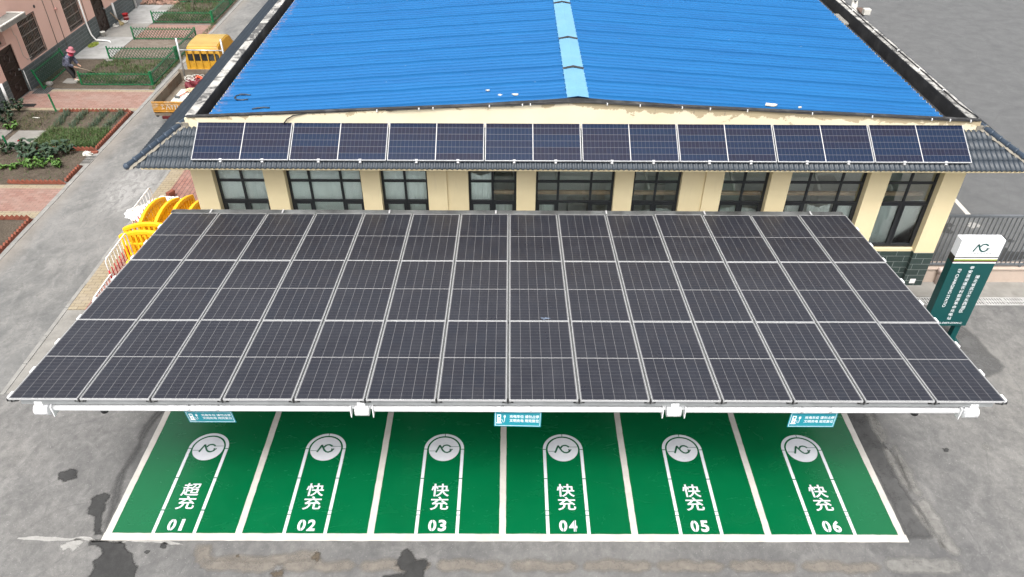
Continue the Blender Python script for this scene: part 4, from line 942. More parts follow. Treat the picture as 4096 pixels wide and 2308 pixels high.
m = MB(); m.box(GX - 6, GX - .24, H0, H1, 3.8, 3.9); m.box(GX - 6, GX - 5.8, H0, H1, 0, 3.8); m.box(GX - 5.8, GX - .24, H0, H0 + .2, 0, 3.8); m.box(GX - 5.8, GX - .24, H1 - .2, H1, 0, 3.8); m.build('rear_wall', PINK, hs_)
m = MB(); m.box(GX - .9, GX - .8, H0 + .3, H1 - .3, 0, 3.8); m.build('interior', DARKIN, hs_)
for a, b in DOORS:
    m = MB(); m.box(GX - .10, GX - .04, a, b, .02, 1.78)
    for z0, z1 in ((.12, .58), (.66, 1.1), (1.18, 1.66)):
        yc = (a + b) / 2; zc = (z0 + z1) / 2
        for pts in ([(a + .1, z0), (yc, z0 + .1), (b - .1, z0)], [(a + .1, z1), (yc, z1 - .1), (b - .1, z1)]):
            for p, q in zip(pts[:-1], pts[1:]): m.bar((GX - .035, p[0], p[1]), (GX - .035, q[0], q[1]), .03, .045, up=(1, 0, 0))
        ring = [(GX - .033, yc + .15 * math.cos(t), zc + .15 * math.sin(t)) for t in [kk * math.pi / 8 for kk in range(17)]]; m.tube(ring, .022, 6); m.obox((GX - .035, yc, zc), (.012, 0, 0), (0, .05, .05), (0, -.05, .05))
    m.box(GX - .05, GX - .01, a + .03, a + .07, .04, 1.76); m.box(GX - .05, GX - .01, b - .07, b - .03, .04, 1.76)
    dd = m.build('door', BRONZE, hs_, bevel=.004); m = MB(); m.bar((GX - .03, b - .1, .9), (GX + .05, b - .1, .9), .03, .03); m.bar((GX + .05, b - .1, .9), (GX + .05, b - .22, .9), .03, .03); m.build('handle', GALV, dd)
    m = MB(); m.box(GX - .2, GX - .19, a, b - .25, 1.84, 2.42); tw = m.build('transom_window', DARKIN, hs_)
for a, b in WINS:
    m = MB(); m.box(GX - .12, GX - .09, a, b, .86, .91); m.box(GX - .12, GX - .09, a, b, 2.28, 2.33)
    for k in range(4): y = a + (b - a) * k / 3; m.box(GX - .12, GX - .09, max(a, y - .02), min(b, y + .02), .86, 2.33)
    w = m.build('window', FRAME, hs_); m = MB(); m.box(GX - .11, GX - .105, a, b, .88, 2.3); m.build('pane', GLASS, w)
    m = MB(); m.box(GX - .3, GX - .28, a, b, .86, 2.33); m.build('window_interior', DARKIN, w)
    m = MB(); nb = 13
    for k in range(nb + 1): y = a + .02 + (b - a - .04) * k / nb; m.box(GX - .03, GX - .012, y - .008, y + .008, .87, 2.32)
    for z in (.9, 1.06, 1.4, 1.76, 2.1, 2.29): m.box(GX - .025, GX - .002, a, b, z - .014, z + .014)
    m.build('window_bars', BARS, w)
m = MB(); m.box(GX, -9.40, 16.9, 18.45, 2.62, 2.72); m.box(-9.42, -9.36, 16.85, 18.48, 2.6, 2.745); m.box(GX, -9.42, 18.42, 18.48, 2.6, 2.745); c = m.build('door_canopy', SCREED, hs_); m = MB(); m.box(-9.43, -9.355, 16.84, 18.49, 2.745, 2.78); m.box(GX, -9.43, 18.415, 18.49, 2.745, 2.78); m.build('canopy_rim', PALEW, c); m = MB(); m.box(GX, -9.42, 16.9, 18.42, 2.722, 2.73); m.build('canopy_top', SCREED, c)
m = MB(); m.box(GX, -9.4, 24.0, 25.4, 2.62, 2.72); m.build('door_canopy', PALEW, hs_)
for y, z0, z1, elbow in ((16.55, .05, .9, None), (23.2, .25, .86, 1), (25.78, .2, .9, None), (27.93, .02, 3.5, None)):
    pts = [(GX + .06, y, z1), (GX + .06, y, z0)] if not elbow else [(GX + .06, y, 3.5), (GX + .06, y, .80), (GX + .1, y + .02, .35), (GX + .2, y + .05, .12), (GX + .55, y + .1, .08), (GX + .75, y + .05, .07), (GX + .85, y - .05, .06)]
    m = MB(); m.tube(pts, .032 if elbow else .05, 10); m.build('downpipe', PVC, hs_)
for y, z1 in ((20.75, 3.5), (21.35, 3.5), (23.45, 3.6)):
    m = MB(); m.tube([(GX + .012, y, z1), (GX + .014, y + .03, 2.1), (GX + .013, y, .3)], .011, 6); m.build('wall_cable', BARS, hs_)
m = MB(); m.tube([(GX + .02, 18.09, .78), (GX + .03, 18.09, .0)], .016, 6); m.build('wall_cable', PVC, hs_)
m = MB(); m.tube([(GX + .02, 18.3, 2.6), (GX + .025, 18.35, 2.0), (GX + .02, 18.45, 1.9), (GX + .02, 18.42, 1.2), (GX + .02, 18.6, 1.0), (GX + .02, 18.9, 1.02)], .008, 5); m.build('wall_cable', PALEW, hs_)
m = MB(); m.tube([(GX, 20.16, 2.45), (GX + .012, 20.16, 2.45)], .06, 14); m.build('vent_hole', DARKIN, hs_); m = MB(); m.tube([(GX, 21.42, 1.98), (GX + .09, 21.42, 1.98)], .055, 12); m.build('vent_pipe', simple('pink_pipe', (.5, .26, .22), .6), hs_)

# ------------------------------------------------------------------ green lattice fences
def lattice_fence(p, q, label, h=.5, posts=2, dx=.125, lean=None, vertical=False):
    """posts, two rails and crossing laths between ground points p and q"""
    p, q = Vector((*p, 0)), Vector((*q, 0)); d = q - p; L = d.length; e = d / L; nrm = Vector((-e.y, e.x, 0)); up = Vector((0, 0, 1))
    if lean: up = (up + nrm * lean).normalized()
    f = thing('lattice_fence', label, 'fence', tuple((p + q) / 2), 'green lattice fences around the garden plots')
    P = lambda s, z, o=0: p + e * s + up * z + nrm * o
    for k in range(posts):
        s = L * k / (posts - 1); s = min(max(s, .025), L - .025); m = MB(); m.bar(P(s, .0), P(s, h + .07), .05, .05, up=tuple(nrm)); m.build('post', FENCEG, f, bevel=.004)
    for z in (.07, h - .03): m = MB(); m.bar(P(.03, z), P(L - .03, z), .03, .03, up=tuple(up)); m.build('rail', FENCEG, f)
    m = MB(); z0, z1 = .02, h + .045; k = 0; s = -h
    while s < L:
        for sg in (1, -1):
            a, b = (s, s + (z1 - z0) * .78) if sg > 0 else (s + (z1 - z0) * .78, s)
            za, zb = z0, z1
            if vertical: a = b = s
            lo, hi = .03, L - .03
            if a != b:
                def cl(v, a=a, b=b): return z0 + (z1 - z0) * (v - a) / (b - a)
                if min(a, b) < lo:
                    if max(a, b) <= lo: continue
                    if a < lo: za = cl(lo); a = lo
                    else: zb = cl(lo); b = lo
                if max(a, b) > hi:
                    if min(a, b) >= hi: continue
                    if a > hi: za = cl(hi); a = hi
                    else: zb = cl(hi); b = hi
            elif not lo < a < hi: continue
            m.bar(P(a, za, .012 * sg), P(b, zb, .012 * sg), .015, .008, up=tuple(nrm))
            if vertical: break
        s += dx
    m.build('lattice', FENCED, f); return f
FX, FL = -5.62, -8.32
lattice_fence((FL, 18.57), (FX, 18.57), 'green lattice fence along the near side of the plot the person hoes')
lattice_fence((FX, 18.60), (FX, 21.22), 'green lattice fence along the road side of the hoed plot')
lattice_fence((-8.40, 21.25), (FX - .03, 21.25), 'green lattice fence along the far side of the hoed plot')
lattice_fence((FX, 21.28), (FX, 23.58), 'green lattice fence beside the road next to the truck cab')
lattice_fence((-8.36, 23.62), (FX, 23.62), 'green lattice fence on the brown paving beyond the limewashed pad')
lattice_fence((-8.34, 25.80), (FX, 25.80), 'green lattice fence on the near side of the farthest weedy plot')
lattice_fence((FX, 25.83), (FX, 33.5), 'long green lattice fence along the road at the top of the photo', posts=4)
lattice_fence((-8.4, 28.8), (FX - .03, 28.8), 'topmost green lattice fence crossing the weedy plot at the frame edge')
lattice_fence((-9.55, 18.2), (-9.62, 20.5), 'green slatted fence panel leaning against the pink house', h=.72, dx=.14, lean=.28)
m = MB(); m.bar((-8.15, 16.22, 0), (-8.2, 16.22, .64), .045, .045, up=(0, 1, 0)); m.bar((-8.2, 16.22, .64), (-8.2, 16.22, .66), .05, .05, up=(0, 1, 0)); tag(m.build('fence_post', FENCEG), 'lone green post between brick path and onion plot', 'post', 'lone green posts')
m = MB(); m.bar((-8.25, 13.3, 0), (-8.29, 13.3, .5), .045, .045, up=(0, 1, 0)); m.bar((-8.29, 13.3, .5), (-8.29, 13.3, .515), .05, .05, up=(0, 1, 0)); tag(m.build('fence_post', FENCEG), 'lone green post by the leafy vegetable plot near the left frame edge', 'post', 'lone green posts')

# ------------------------------------------------------------------ saw-tooth brick edging
def brick_edge(runs, label, dx=.135):
    t = thing('brick_edging', label, 'brick edging', (*runs[0][0], 0), 'saw tooth brick edgings of the plots'); b0 = None
    for p, q in runs:
        p, q = Vector((*p, 0)), Vector((*q, 0)); d = q - p; n = int(d.length / dx); e = d.normalized(); az = math.atan2(e.y, e.x)
        for k in range(n):
            c = p + e * (dx * (k + .5)); 
            if b0 is None:
                m = MB(); m.box(-.115, .115, -.03, .03, -.055, .055); b0 = m.build('brick', REDBRICK, t, local=True, bevel=.005); b = b0
            else: b = b0.copy(); COL.objects.link(b); b.parent = t
            b.matrix_basis = Matrix.Translation(c - t.location + Vector((0, R.uniform(-.006, .006), .035))) @ Matrix.Rotation(az + R.uniform(-.04, .04), 4, 'Z') @ Matrix.Rotation(rad(-38) + R.uniform(-.06, .06), 4, 'Y')
brick_edge([((-8.05, 16.22), (-5.50, 16.22)), ((-5.47, 16.2), (-5.47, 13.3)), ((-5.5, 13.29), (-7.6, 13.29))], 'saw tooth red brick edging around the onion and grass plot')
brick_edge([((-5.47, 12.2), (-5.47, 11.2)), ((-5.5, 11.13), (-7.15, 11.13))], 'saw tooth red brick edging around the leafy vegetable plot')
brick_edge([((-9.2, 9.13), (-5.45, 9.13)), ((-5.44, 9.1), (-5.44, 6.6))], 'saw tooth red brick edging of the bare plot at the left frame edge')
for c, rz, lab in (((-5.46, 13.12, .03), .1, 'single loose red brick lying by the drain grate'), ((-2.78, 9.60, .035), .2, 'single loose red brick beside the white sheeting on the road'), ((-2.14, 10.15, .04), .5, 'loose red brick lying flat behind the yellow barriers'), ((-2.02, 10.38, .1), 1.1, 'upright pair brick behind the yellow barriers, larger and higher')):
    m = MB(); m.box(-.12, .12, -.058, .058, -.03, .03)
    if 'upright' in lab: m.box(-.11, .13, -.065, .05, .032, .10); m.box(-.13, .10, -.05, .07, -.10, -.032)
    m.xf(Matrix.Translation(c) @ Matrix.Rotation(rz, 4, 'Z')); o = m.build('loose_brick', REDBRICK, bevel=.005); tag(o, lab if 'upright' not in lab else 'small pile of red bricks behind the yellow barriers', 'brick')

# ------------------------------------------------------------------ slabs, grates, small things about the garden
def slab(x0, x1, y0, y1, h, lab, mat=SCREED):
    m = MB(); e = .02; m.prism([(x0 + R.uniform(-e, e), y0 + R.uniform(-e, e), .0), (x1 + R.uniform(-e, e), y0 + R.uniform(-e, e), .0), (x1 + R.uniform(-e, e), y1 + R.uniform(-e, e), .0), (x0 + R.uniform(-e, e), y1 + R.uniform(-e, e), .0)], (0, 0, h)); tag(m.build('concrete_slab', mat, bevel=.01), lab, 'slab', 'concrete slabs laid in the garden')
slab(-8.64, -7.72, 13.32, 14.62, .07, 'large square concrete slab beside the grass patch'); slab(-9.55, -8.85, 13.32, 14.66, .08, 'concrete slab at the left frame edge beyond the green post')
slab(-9.12, -8.60, 18.72, 19.16, .07, 'small concrete slab the person stands on')
def grate(x0, x1, y0, y1, lab, ny=3, nx=8, mat=SCREED):
    t = thing('drain_grate', lab, 'drain grate', ((x0 + x1) / 2, (y0 + y1) / 2, 0)); m = MB(); m.box(x0, x1, y0, y1, 0, .02); m.build('grate_frame', mat, t)
    m = MB(); sx, sy = (x1 - x0) / nx, (y1 - y0) / ny
    for j in range(ny):
        for i in range(nx): m.box(x0 + sx * (i + .25), x0 + sx * (i + .8), y0 + sy * (j + .1), y0 + sy * (j + .9), .0205, .0225)
    m.build('slot', BLACK, t)
sheet(-5.95, -5.4, 12.3, 13.2, .012, 'concrete_pad', SCREED, 0)
grate(-5.58, -5.29, 12.38, 12.92, 'slotted concrete drain grate at the road edge by the vegetable plots')
grate(-9.82, -9.24, 17.8, 18.42, 'square mesh drain grate by the near house door', 7, 7, GALVD)
m = MB(); m.box(-9.62, -9.16, 16.64, 16.86, .012, .035); tag(m.build('door_mat', BLACK, bevel=.006), 'small black mat on the brick path by the near house door', 'mat')
def bucket(x, y, z, r, h, lab, mat, band=None):
    t = thing('bucket', lab, 'bucket', (x, y, z)); m = MB(); m.lathe([(0, z), (r * .82, z), (r, z + h), (r * 1.05, z + h), (r * 1.05, z + h - .02), (r * .97, z + h - .015), (r * .8, z + .02), (0, z + .02)], (x, y, 0), 18); m.build('bucket_body', mat, t)
    m = MB(); m.tube([(x + r * math.cos(a), y + r * .5 * math.sin(a) - .03, z + h * .9 - r * .9 * math.sin(a)) for a in [k * math.pi / 10 for k in range(11)]], .006, 5); m.build('bucket_handle', PALEW, t)
    if band: m = MB(); m.lathe([(r * .90, z + h * .35), (r * .965, z + h * .62)], (x, y, 0), 18); m.v = [Vector((v.x + (v.x - x) * .012, v.y + (v.y - y) * .012, v.z)) for v in m.v]; m.build('bucket_label', band, t)
bucket(-9.72, 26.22, .03, .13, .27, 'red plastic bucket with a pale label on the far concrete pad', REDP, simple('faded_pink_label', (.55, .22, .22), .5))
bucket(-9.80, 23.98, .025, .105, .20, 'white plastic bucket by the bent drainpipe at the pink house', PALEW)
m = MB(); m.tube([(-9.92, 25.35, .62), (-9.66, 25.5, .12)], .012, 6)
br_ = thing('broom', 'straw broom leaning against the grey house base near the far door', 'broom', (-9.7, 25.4, 0)); m.build('broom_handle', WOOD, br_); m = MB()
for k in range(60): a = Vector((-9.72, 25.47, .26)); m.bar(a, a + Vector((.12 + R.uniform(-.08, .08), R.uniform(-.1, .16), -.22 + R.uniform(-.02, .03))), .008, .008)
m.build('broom_bristles', simple('straw', (.36, .29, .15), .9, .2), br_)
m = MB(); m.lathe([(0, 0), (.13, 0), (.16, .07), (.15, .07), (.12, .012), (0, .012)], (-9.62, 25.75, .03), 18); tag(m.build('basin', PALEW), 'pale plastic basin beside the broom on the far pad', 'basin')
m = MB(); m.prism([(-9.9, 25.2, .03), (-9.72, 25.18, .03), (-9.7, 25.36, .03), (-9.88, 25.4, .03)], (0, 0, .02)); m.box(-9.9, -9.87, 25.2, 25.4, .03, .13); tag(m.build('dustpan', PALEW, bevel=.006), 'white dustpan on the ground by the far door', 'dustpan')
m = MB(); rr = random.Random(2)
for k in range(900):
    a = rr.uniform(0, 6.28); q = math.sqrt(rr.random()); c = Vector((-9.78 + .18 * q * math.cos(a), 22.9 + .34 * q * math.sin(a), .035 + .05 * (1 - q * q) * rr.random()))
    v = Vector((rr.uniform(-1, 1), rr.uniform(-1, 1), rr.uniform(-.2, .8))).normalized() * .025; w = v.cross(Vector((0, 0, 1))).normalized() * .012; m.add([c - v - w, c + v - w, c + v + w, c - v + w], [(0, 1, 2, 3)])
tag(m.build('vegetable_heap', m_leaf('yellow_green_scraps', (.13, .17, .02), (.24, .28, .05))), 'flat heap of yellow green vegetable scraps drying on the limewashed pad', 'vegetable heap', kind='stuff')
m = MB(); rr = random.Random(9)
for k in range(420):
    x, y = rr.uniform(-9.95, -8.2), rr.uniform(28.5, 30.4); s = rr.uniform(.03, .09); z = .02 + .28 * max(0, 1 - ((x + 9.1) / 1.0) ** 2) * max(0, 1 - ((y - 29.4) / 1.0) ** 2) * rr.random()
    a = Matrix.Rotation(rr.uniform(0, 6), 3, Vector((rr.random(), rr.random(), rr.random())).normalized()); m.obox((x, y, z), a @ Vector((s, 0, 0)), a @ Vector((0, s * .7, 0)), a @ Vector((0, 0, s * .5)))
tag(m.build('rubble', simple('brick_rubble', (.27, .16, .12), .9, .5, scale=5, dirt=(.2, .15, .12), dirt_amt=.4)), 'reddish brick rubble heaped at the far end of the house', 'rubble', kind='stuff')
m = MB(); m.prism([(p[0], p[1], .04) for p in blob((-9.5, 18.55), .13, 11, 5, .25, 1, .9)], (0, 0, .12)); tag(m.build('stone', SCREED, bevel=.03), 'grey stone block under the leaning fence panel', 'stone')
m = MB(); m.prism([(p[0], p[1], .03) for p in blob((-8.30, 21.02), .12, 10, 8, .2, 1.2, .8)], (0, 0, .08)); tag(m.build('stone', SCREED, bevel=.03), 'pale stone at the far left corner post of the hoed plot', 'stone')
m = MB(); m.tube([(-8.65, 15.62, .07), (-8.40, 15.58, .07)], .02, 6); tag(m.build('stick', PALEW), 'short pale stick lying on bare soil left of the onion rows', 'stick')
def crumple(c, r, seed, sz=.5, n=14):
    rr = random.Random(seed); m = MB(); vs = []; fs = []; nu, nv = n * 2, n
    for j in range(nv + 1):
        for i in range(nu):
            a = 2 * math.pi * i / nu; b = math.pi / 2 * j / nv; k = 1 + .28 * math.sin(a * 3 + seed + b * 5) * math.sin(b * 4 + a * 2 + seed) + rr.uniform(-.10, .10)
            vs.append((c[0] + r[0] * k * math.cos(b) * math.cos(a), c[1] + r[1] * k * math.cos(b) * math.sin(a), c[2] + max(.004, r[2] * (math.sin(b) * k))))
    for j in range(nv):
        for i in range(nu): fs.append((j * nu + i, j * nu + (i + 1) % nu, (j + 1) * nu + (i + 1) % nu, (j + 1) * nu + i))
    m.add(vs, fs); return m
tag(crumple((-5.62, 12.98, .012), (.14, .11, .12), 3).build('plastic_bag', PALEW), 'crumpled white plastic bag beside the drain grate', 'bag')

# ------------------------------------------------------------------ plants
def blade(m, x, y, z, h, w, az, bend, mi=0):
    d = Vector((math.cos(az), math.sin(az), 0)); s = Vector((-d.y, d.x, 0)) * w / 2; p0 = Vector((x, y, z)); p1 = p0 + d * bend * h * .35 + Vector((0, 0, h * .6)); p2 = p0 + d * bend * h + Vector((0, 0, h * (1 - .35 * bend)))
    m.add([p0 - s, p0 + s, p1 + s * .8, p1 - s * .8, p2], [(0, 1, 2, 3), (3, 2, 4)], mi)
def blades(x0, x1, y0, y1, n, h, name, label, cat, mats, kind=None, w=.014, mask=None, group=None, bend=(.2, 1)):
    m = MB(); rr = random.Random(int(abs(x0 * 31 + y0 * 17)))
    k = 0
    while k < n:
        x, y = rr.uniform(x0, x1), rr.uniform(y0, y1)
        if mask and not mask(x, y, rr): n -= .6; continue
        hh = h * rr.uniform(.5, 1.15); blade(m, x, y, .02, hh, w * rr.uniform(.7, 1.3), rr.uniform(0, 6.28), rr.uniform(*bend), 0 if rr.random() < .86 else min(1, len(mats) - 1)); k += 1
    return tag(m.build(name, mats), label, cat, group, kind)
for i, (xa, ya, xb, yb) in enumerate([(-7.68, 16.12, -7.5, 14.9), (-7.05, 16.12, -7.0, 14.85), (-6.36, 16.12, -6.3, 14.8), (-5.78, 16.12, -5.82, 14.8)]):
    m = MB(); rr = random.Random(i)
    for k in range(26):
        u = k / 25; cx, cy2 = xa + (xb - xa) * u + rr.uniform(-.03, .03), ya + (yb - ya) * u
        for q in range(16): blade(m, cx + rr.uniform(-.09, .09), cy2 + rr.uniform(-.05, .05), .03, rr.uniform(.08, .24), .012, rr.uniform(0, 6.28), rr.uniform(.15, .7), 0 if rr.random() < .85 else 1)
    tag(m.build('onion_row', [CHIVE, DRY]), ['row of blue green onions farthest from the road, by the lone green post', 'second onion row from the lone green post', 'second onion row from the road kerb', 'onion row nearest the road, along the brick edging'][i], 'onion row', 'onion rows in the brick edged plot')
def pm(x, y, rr): return rr.random() < (.35 + .65 * (math.sin(x * 5) * math.sin(y * 6 + 1) * .5 + .5)) and not (x < -7.68 and y < 14.7)
blades(-7.7, -5.58, 13.4, 14.75, 5200, .20, 'grass', 'dense bright green grass filling the near half of the onion plot', 'grass', [GRASSM, DRY], 'stuff', mask=pm)
blades(-9.4, -5.6, 14.6, 16.2, 700, .10, 'weeds', 'sparse weeds between the onion rows', 'weeds', [GRASSM, DRY], 'stuff')
blades(-9.0, -8.1, 14.6, 16.1, 500, .13, 'weeds', 'dry straw coloured weeds left of the onion rows', 'weeds', [DRY, GRASSM], 'stuff')
def pw(x, y, rr): return rr.random() < .25 + .75 * (math.sin(x * 3.1 + 1) * math.sin(y * 4.3) > -.1)
blades(-8.55, -5.7, 18.66, 21.1, 3800, .17, 'weeds', 'green weeds growing in the plot the person hoes', 'weeds', [GRASSM, DRY], 'stuff', mask=pw)
blades(-8.3, -5.72, 25.9, 31.5, 4600, .22, 'weeds', 'tall weeds in the farthest fenced plot', 'weeds', [GRASSM, DRY], 'stuff', mask=pw)
blades(-9.7, -5.7, 11.2, 13.2, 600, .10, 'weeds', 'scattered weeds on the leafy vegetable plot', 'weeds', [GRASSM, DRY], 'stuff')
blades(-5.66, -5.46, 18.2, 26, 900, .10, 'weeds', 'weeds along the foot of the roadside fences', 'weeds', [GRASSM, DRY], 'stuff')
def leaf(m, base, d, L, w, droop, mi=0):
    d = Vector(d).normalized(); s = d.cross(Vector((0, 0, 1)))
    s = (s if s.length > .01 else Vector((1, 0, 0))).normalized(); up = s.cross(d); b = Vector(base); rows = []
    for k, ww in ((0, .12), (.28, .95), (.62, .85), (1, .05)):
        c = b + d * L * k - Vector((0, 0, droop * L * k * k)); rows.append((c - s * w * ww / 2 + up * .02 * ww * 2, c - Vector((0, 0, .01 * ww)), c + s * w * ww / 2 + up * .02 * ww * 2))
    m.add([p for r in rows for p in r], [(3 * i + j, 3 * i + j + 1, 3 * i + j + 4, 3 * i + j + 3) for i in range(3) for j in range(2)], mi, True)
STEM = simple('green_stem', (.06, .09, .03), .7, .2)
def leafy(x, y, h, r, n, L, w, name, label, cat, mat, group, droop=.35, seed=0):
    rr = random.Random(seed + int(x * 100)); t = thing(name, label, cat, (x, y, 0), group); s = MB(); f = MB()
    ns = rr.randint(3, 5)
    for k in range(ns):
        a = 6.28 * k / ns + rr.uniform(-.4, .4); tip = Vector((x + r * .55 * math.cos(a), y + r * .55 * math.sin(a), h * rr.uniform(.7, 1))); s.tube([(x, y, .0), (x + r * .2 * math.cos(a), y + r * .2 * math.sin(a), h * .5), tip], [.012, .01, .006], 5)
        for q in range(n // ns):
            u = rr.uniform(.35, 1.05); b = Vector((x, y, .04)).lerp(tip, u); az = a + rr.uniform(-1.7, 1.7); leaf(f, b, (math.cos(az), math.sin(az), rr.uniform(-.1, .7)), L * rr.uniform(.6, 1.15), w * rr.uniform(.7, 1.15), droop * rr.uniform(.3, 1.4))
    s.build('stem', STEM, t); f.build('foliage', mat, t)
G1, G2, G3 = 'dark broad leaved vegetable plants', 'bright green leafy vegetables', 'dark bushes by the house'
for i, (x, y, h, r, lab) in enumerate([(-8.2, 13.0, .42, .30, 'broad leaved plant beside the green post, by the slab corner'), (-7.75, 13.15, .42, .28, 'broad leaved plant just right of the green post at the near plot'), (-7.35, 12.95, .45, .32, 'tall dark broad leaved plant against the middle of the brick edging'), (-6.95, 12.85, .45, .34, 'large dark broad leaved plant in the middle of the vegetable plot'), (-6.55, 12.95, .45, .34, 'dark broad leaved plant behind the bright lettuces, second from the road'), (-6.2, 12.98, .40, .30, 'dark broad leaved plant nearest the drain grate'), (-7.2, 12.5, .40, .30, 'dark broad leaved plant right behind the leftmost bright greens'), (-6.6, 12.5, .40, .28, 'dark broad leaved plant between the bright greens and the road')]):
    leafy(x, y, h, r, 34, .20, .15, 'vegetable_plant', lab, 'vegetable plant', LEAFD, G1, seed=i)
for i, (x, y, h, r, lab) in enumerate([(-7.15, 12.12, .30, .22, 'bright green leafy vegetable, leftmost of the dense front clump'), (-6.85, 12.0, .30, .22, 'bright green leafy vegetable in the centre of the front clump'), (-6.55, 12.05, .28, .20, 'bright green leafy vegetable on the right of the front clump'), (-6.25, 12.25, .30, .20, 'bright green leafy vegetable standing apart nearest the road'), (-6.1, 12.05, .22, .17, 'small bright leafy vegetable at the road corner of the plot'), (-7.75, 12.0, .16, .17, 'low pale cabbage at the far left of the vegetable plot'), (-7.42, 12.02, .18, .18, 'pale round lettuce left of the bright clump'), (-6.75, 12.3, .32, .2, 'bright leafy vegetable tucked among the dark plants')]):
    leafy(x, y, h, r, 30, .13, .09, 'leafy_vegetable', lab, 'vegetable plant', LEAFB, G2, .25, seed=50 + i)
for i, (x, y, h, r, lab) in enumerate([(-9.3, 15.15, .45, .40, 'dark bush nearest the left frame edge by the onion plot'), (-9.62, 15.75, .5, .38, 'dark bush against the house base, middle one by the onion plot'), (-9.45, 16.22, .42, .36, 'dark bush at the foot of the white downpipe beside the brick path'), (-9.2, 13.1, .4, .4, 'dark green plant at the left frame edge on the vegetable plot'), (-8.9, 14.75, .28, .28, 'light green low plant at the corner of the large concrete slab')]):
    leafy(x, y, h, r, 60, .14, .09, 'bush', lab, 'bush', LEAFD if i < 4 else LEAFB, G3, .3, seed=80 + i)
m = MB(); rr = random.Random(1); t = thing('flower', 'red flower beside the large concrete slab', 'flower', (-7.78, 13.2, 0)); m.tube([(-7.78, 13.2, 0), (-7.79, 13.22, .36)], .006, 5); m.build('stem', STEM, t); m = MB()
for k in range(9): leaf(m, (-7.79, 13.22, .36), (math.cos(k * .7), math.sin(k * .7), .4), .05, .04, .2)
m.build('petals', REDP, t)
# bare young tree in the far plot
t = thing('tree', 'thin bare young tree in the weedy plot at the top left', 'tree', (-6.9, 27.2, 0)); m = MB(); m.tube([(-6.9, 27.2, 0), (-6.93, 27.22, .8), (-6.9, 27.25, 1.6)], [.022, .016, .008], 6); m.build('trunk', BARS, t); m = MB()
for k in range(7): z = .4 + k * .17; a = k * 2.1; m.tube([(-6.92, 27.22, z), (-6.92 + .3 * math.cos(a), 27.22 + .3 * math.sin(a), z + .3)], [.008, .003], 4)
for k in range(60): a = rr.uniform(0, 6.28); q = rr.uniform(.1, .3); leaf(m, (-6.92 + q * math.cos(a), 27.22 + q * math.sin(a), rr.uniform(.5, 1.7)), (math.cos(a), math.sin(a), .1), .06, .03, .3)
m.build('crown', LEAFD, t)
# ------------------------------------------------------------------ yellow truck beside the hall
TX0, TX1, TY0, TY1 = -4.10, -2.42, 14.98, 17.62; ZB0, ZB1 = .56, .92
tr = thing('truck', 'old yellow flatbed truck with worn bed parked beside the hall', 'truck', (-3.25, 17.4, 0))
m = MB(); m.box(TX0, TX1, TY0, TY1, ZB0, ZB0 + .04); fl = m.build('bed_floor', RUSTY, tr)
m = MB(); m.box(TX0, TX0 + .045, TY0 + .05, TY1, ZB0 + .04, ZB1)
for y in (15.6, 16.3, 17.0): m.box(TX0 - .015, TX0, y - .03, y + .03, ZB0, ZB1 - .02)
m.box(TX0 - .012, TX0 + .055, TY0 + .05, TY1, ZB1, ZB1 + .02); m.build('bed_side', RUSTY, tr)
m = MB(); m.box(TX1 - .045, TX1, TY0 + .05, TY1, ZB0 + .04, ZB1); m.box(TX1 - .055, TX1 + .012, TY0 + .05, TY1, ZB1, ZB1 + .02); m.build('bed_side', RUSTY, tr)
m = MB(); m.box(TX0, TX1, TY1, TY1 + .05, ZB0, 1.02); m.build('bed_headboard', RUSTY, tr)
TG = simple('worn_tailgate', (.36, .17, .02), .5, .2, scale=4, dirt=(.36, .32, .25), dirt_amt=.7, dscale=3.5)
m = MB(); m.box(TX0, TX1, TY0, TY0 + .045, ZB0, ZB1 + .02)
for z in (ZB0 + .03, ZB0 + .11, ZB0 + .27, ZB1 - .01): m.box(TX0, TX1, TY0 - .012, TY0, z - .012, z + .012)
tg = m.build('tailgate', TG, tr, bevel=.004)
m = MB(); F2 = lambda p: (TX0 + .30 + p[0], p[1])
for P in ([(0, .2), (.10, .2), (.03, .14), (.1, .08), (.0, .06)], [(.16, .05), (.22, .2), (.29, .05)], [(.36, .2), (.36, .05)], [(.32, .17), (.41, .17)], [(.47, .2), (.47, .05)], [(.56, .2), (.56, .05)]): m.ribbon([F2(p) for p in P], .022, 0)
m.xf(frame_mat((0, TY0 - .014, ZB0 + .075), (1, 0, 0), (0, 0, 1))); m.build('tailgate_lettering', PALEW, tg)
m = MB(); m.box(TX0 + .02, TX1 - .02, TY0 + .01, TY0 + .07, .44, .54); m.build('rear_bumper', RUSTY, tr)
for x in (TX0 + .24, TX1 - .52): m = MB(); m.box(x, x + .28, TY0 - .03, TY0 + .03, .34, .44); m.build('tail_lamp', simple('tail_lamp_red', (.07, .008, .010), .25, .1), tr, bevel=.01); 
m = MB(); m.box(TX0 + .06, TX0 + .14, TY0 - .02, TY0 + .03, .42, .46); m.build('lamp_bracket', BLACK, tr)
m = MB(); m.box(TX0 + .3, TX0 + .42, 15.1, 19.6, .38, .5); m.box(TX1 - .42, TX1 - .3, 15.1, 19.6, .38, .5); m.build('chassis', BLACK, tr)
for y in (15.75, 19.0):
    for x in (TX0 + .12, TX1 - .34):
        m = MB(); m.tube([(x, y, .3), (x + .22, y, .3)], .30, 22); w = m.build('wheel', BLACK, tr, bevel=.02); m = MB(); m.tube([(x - .01, y, .3), (x + .23, y, .3)], .16, 16); m.build('rim', GALVD, w)
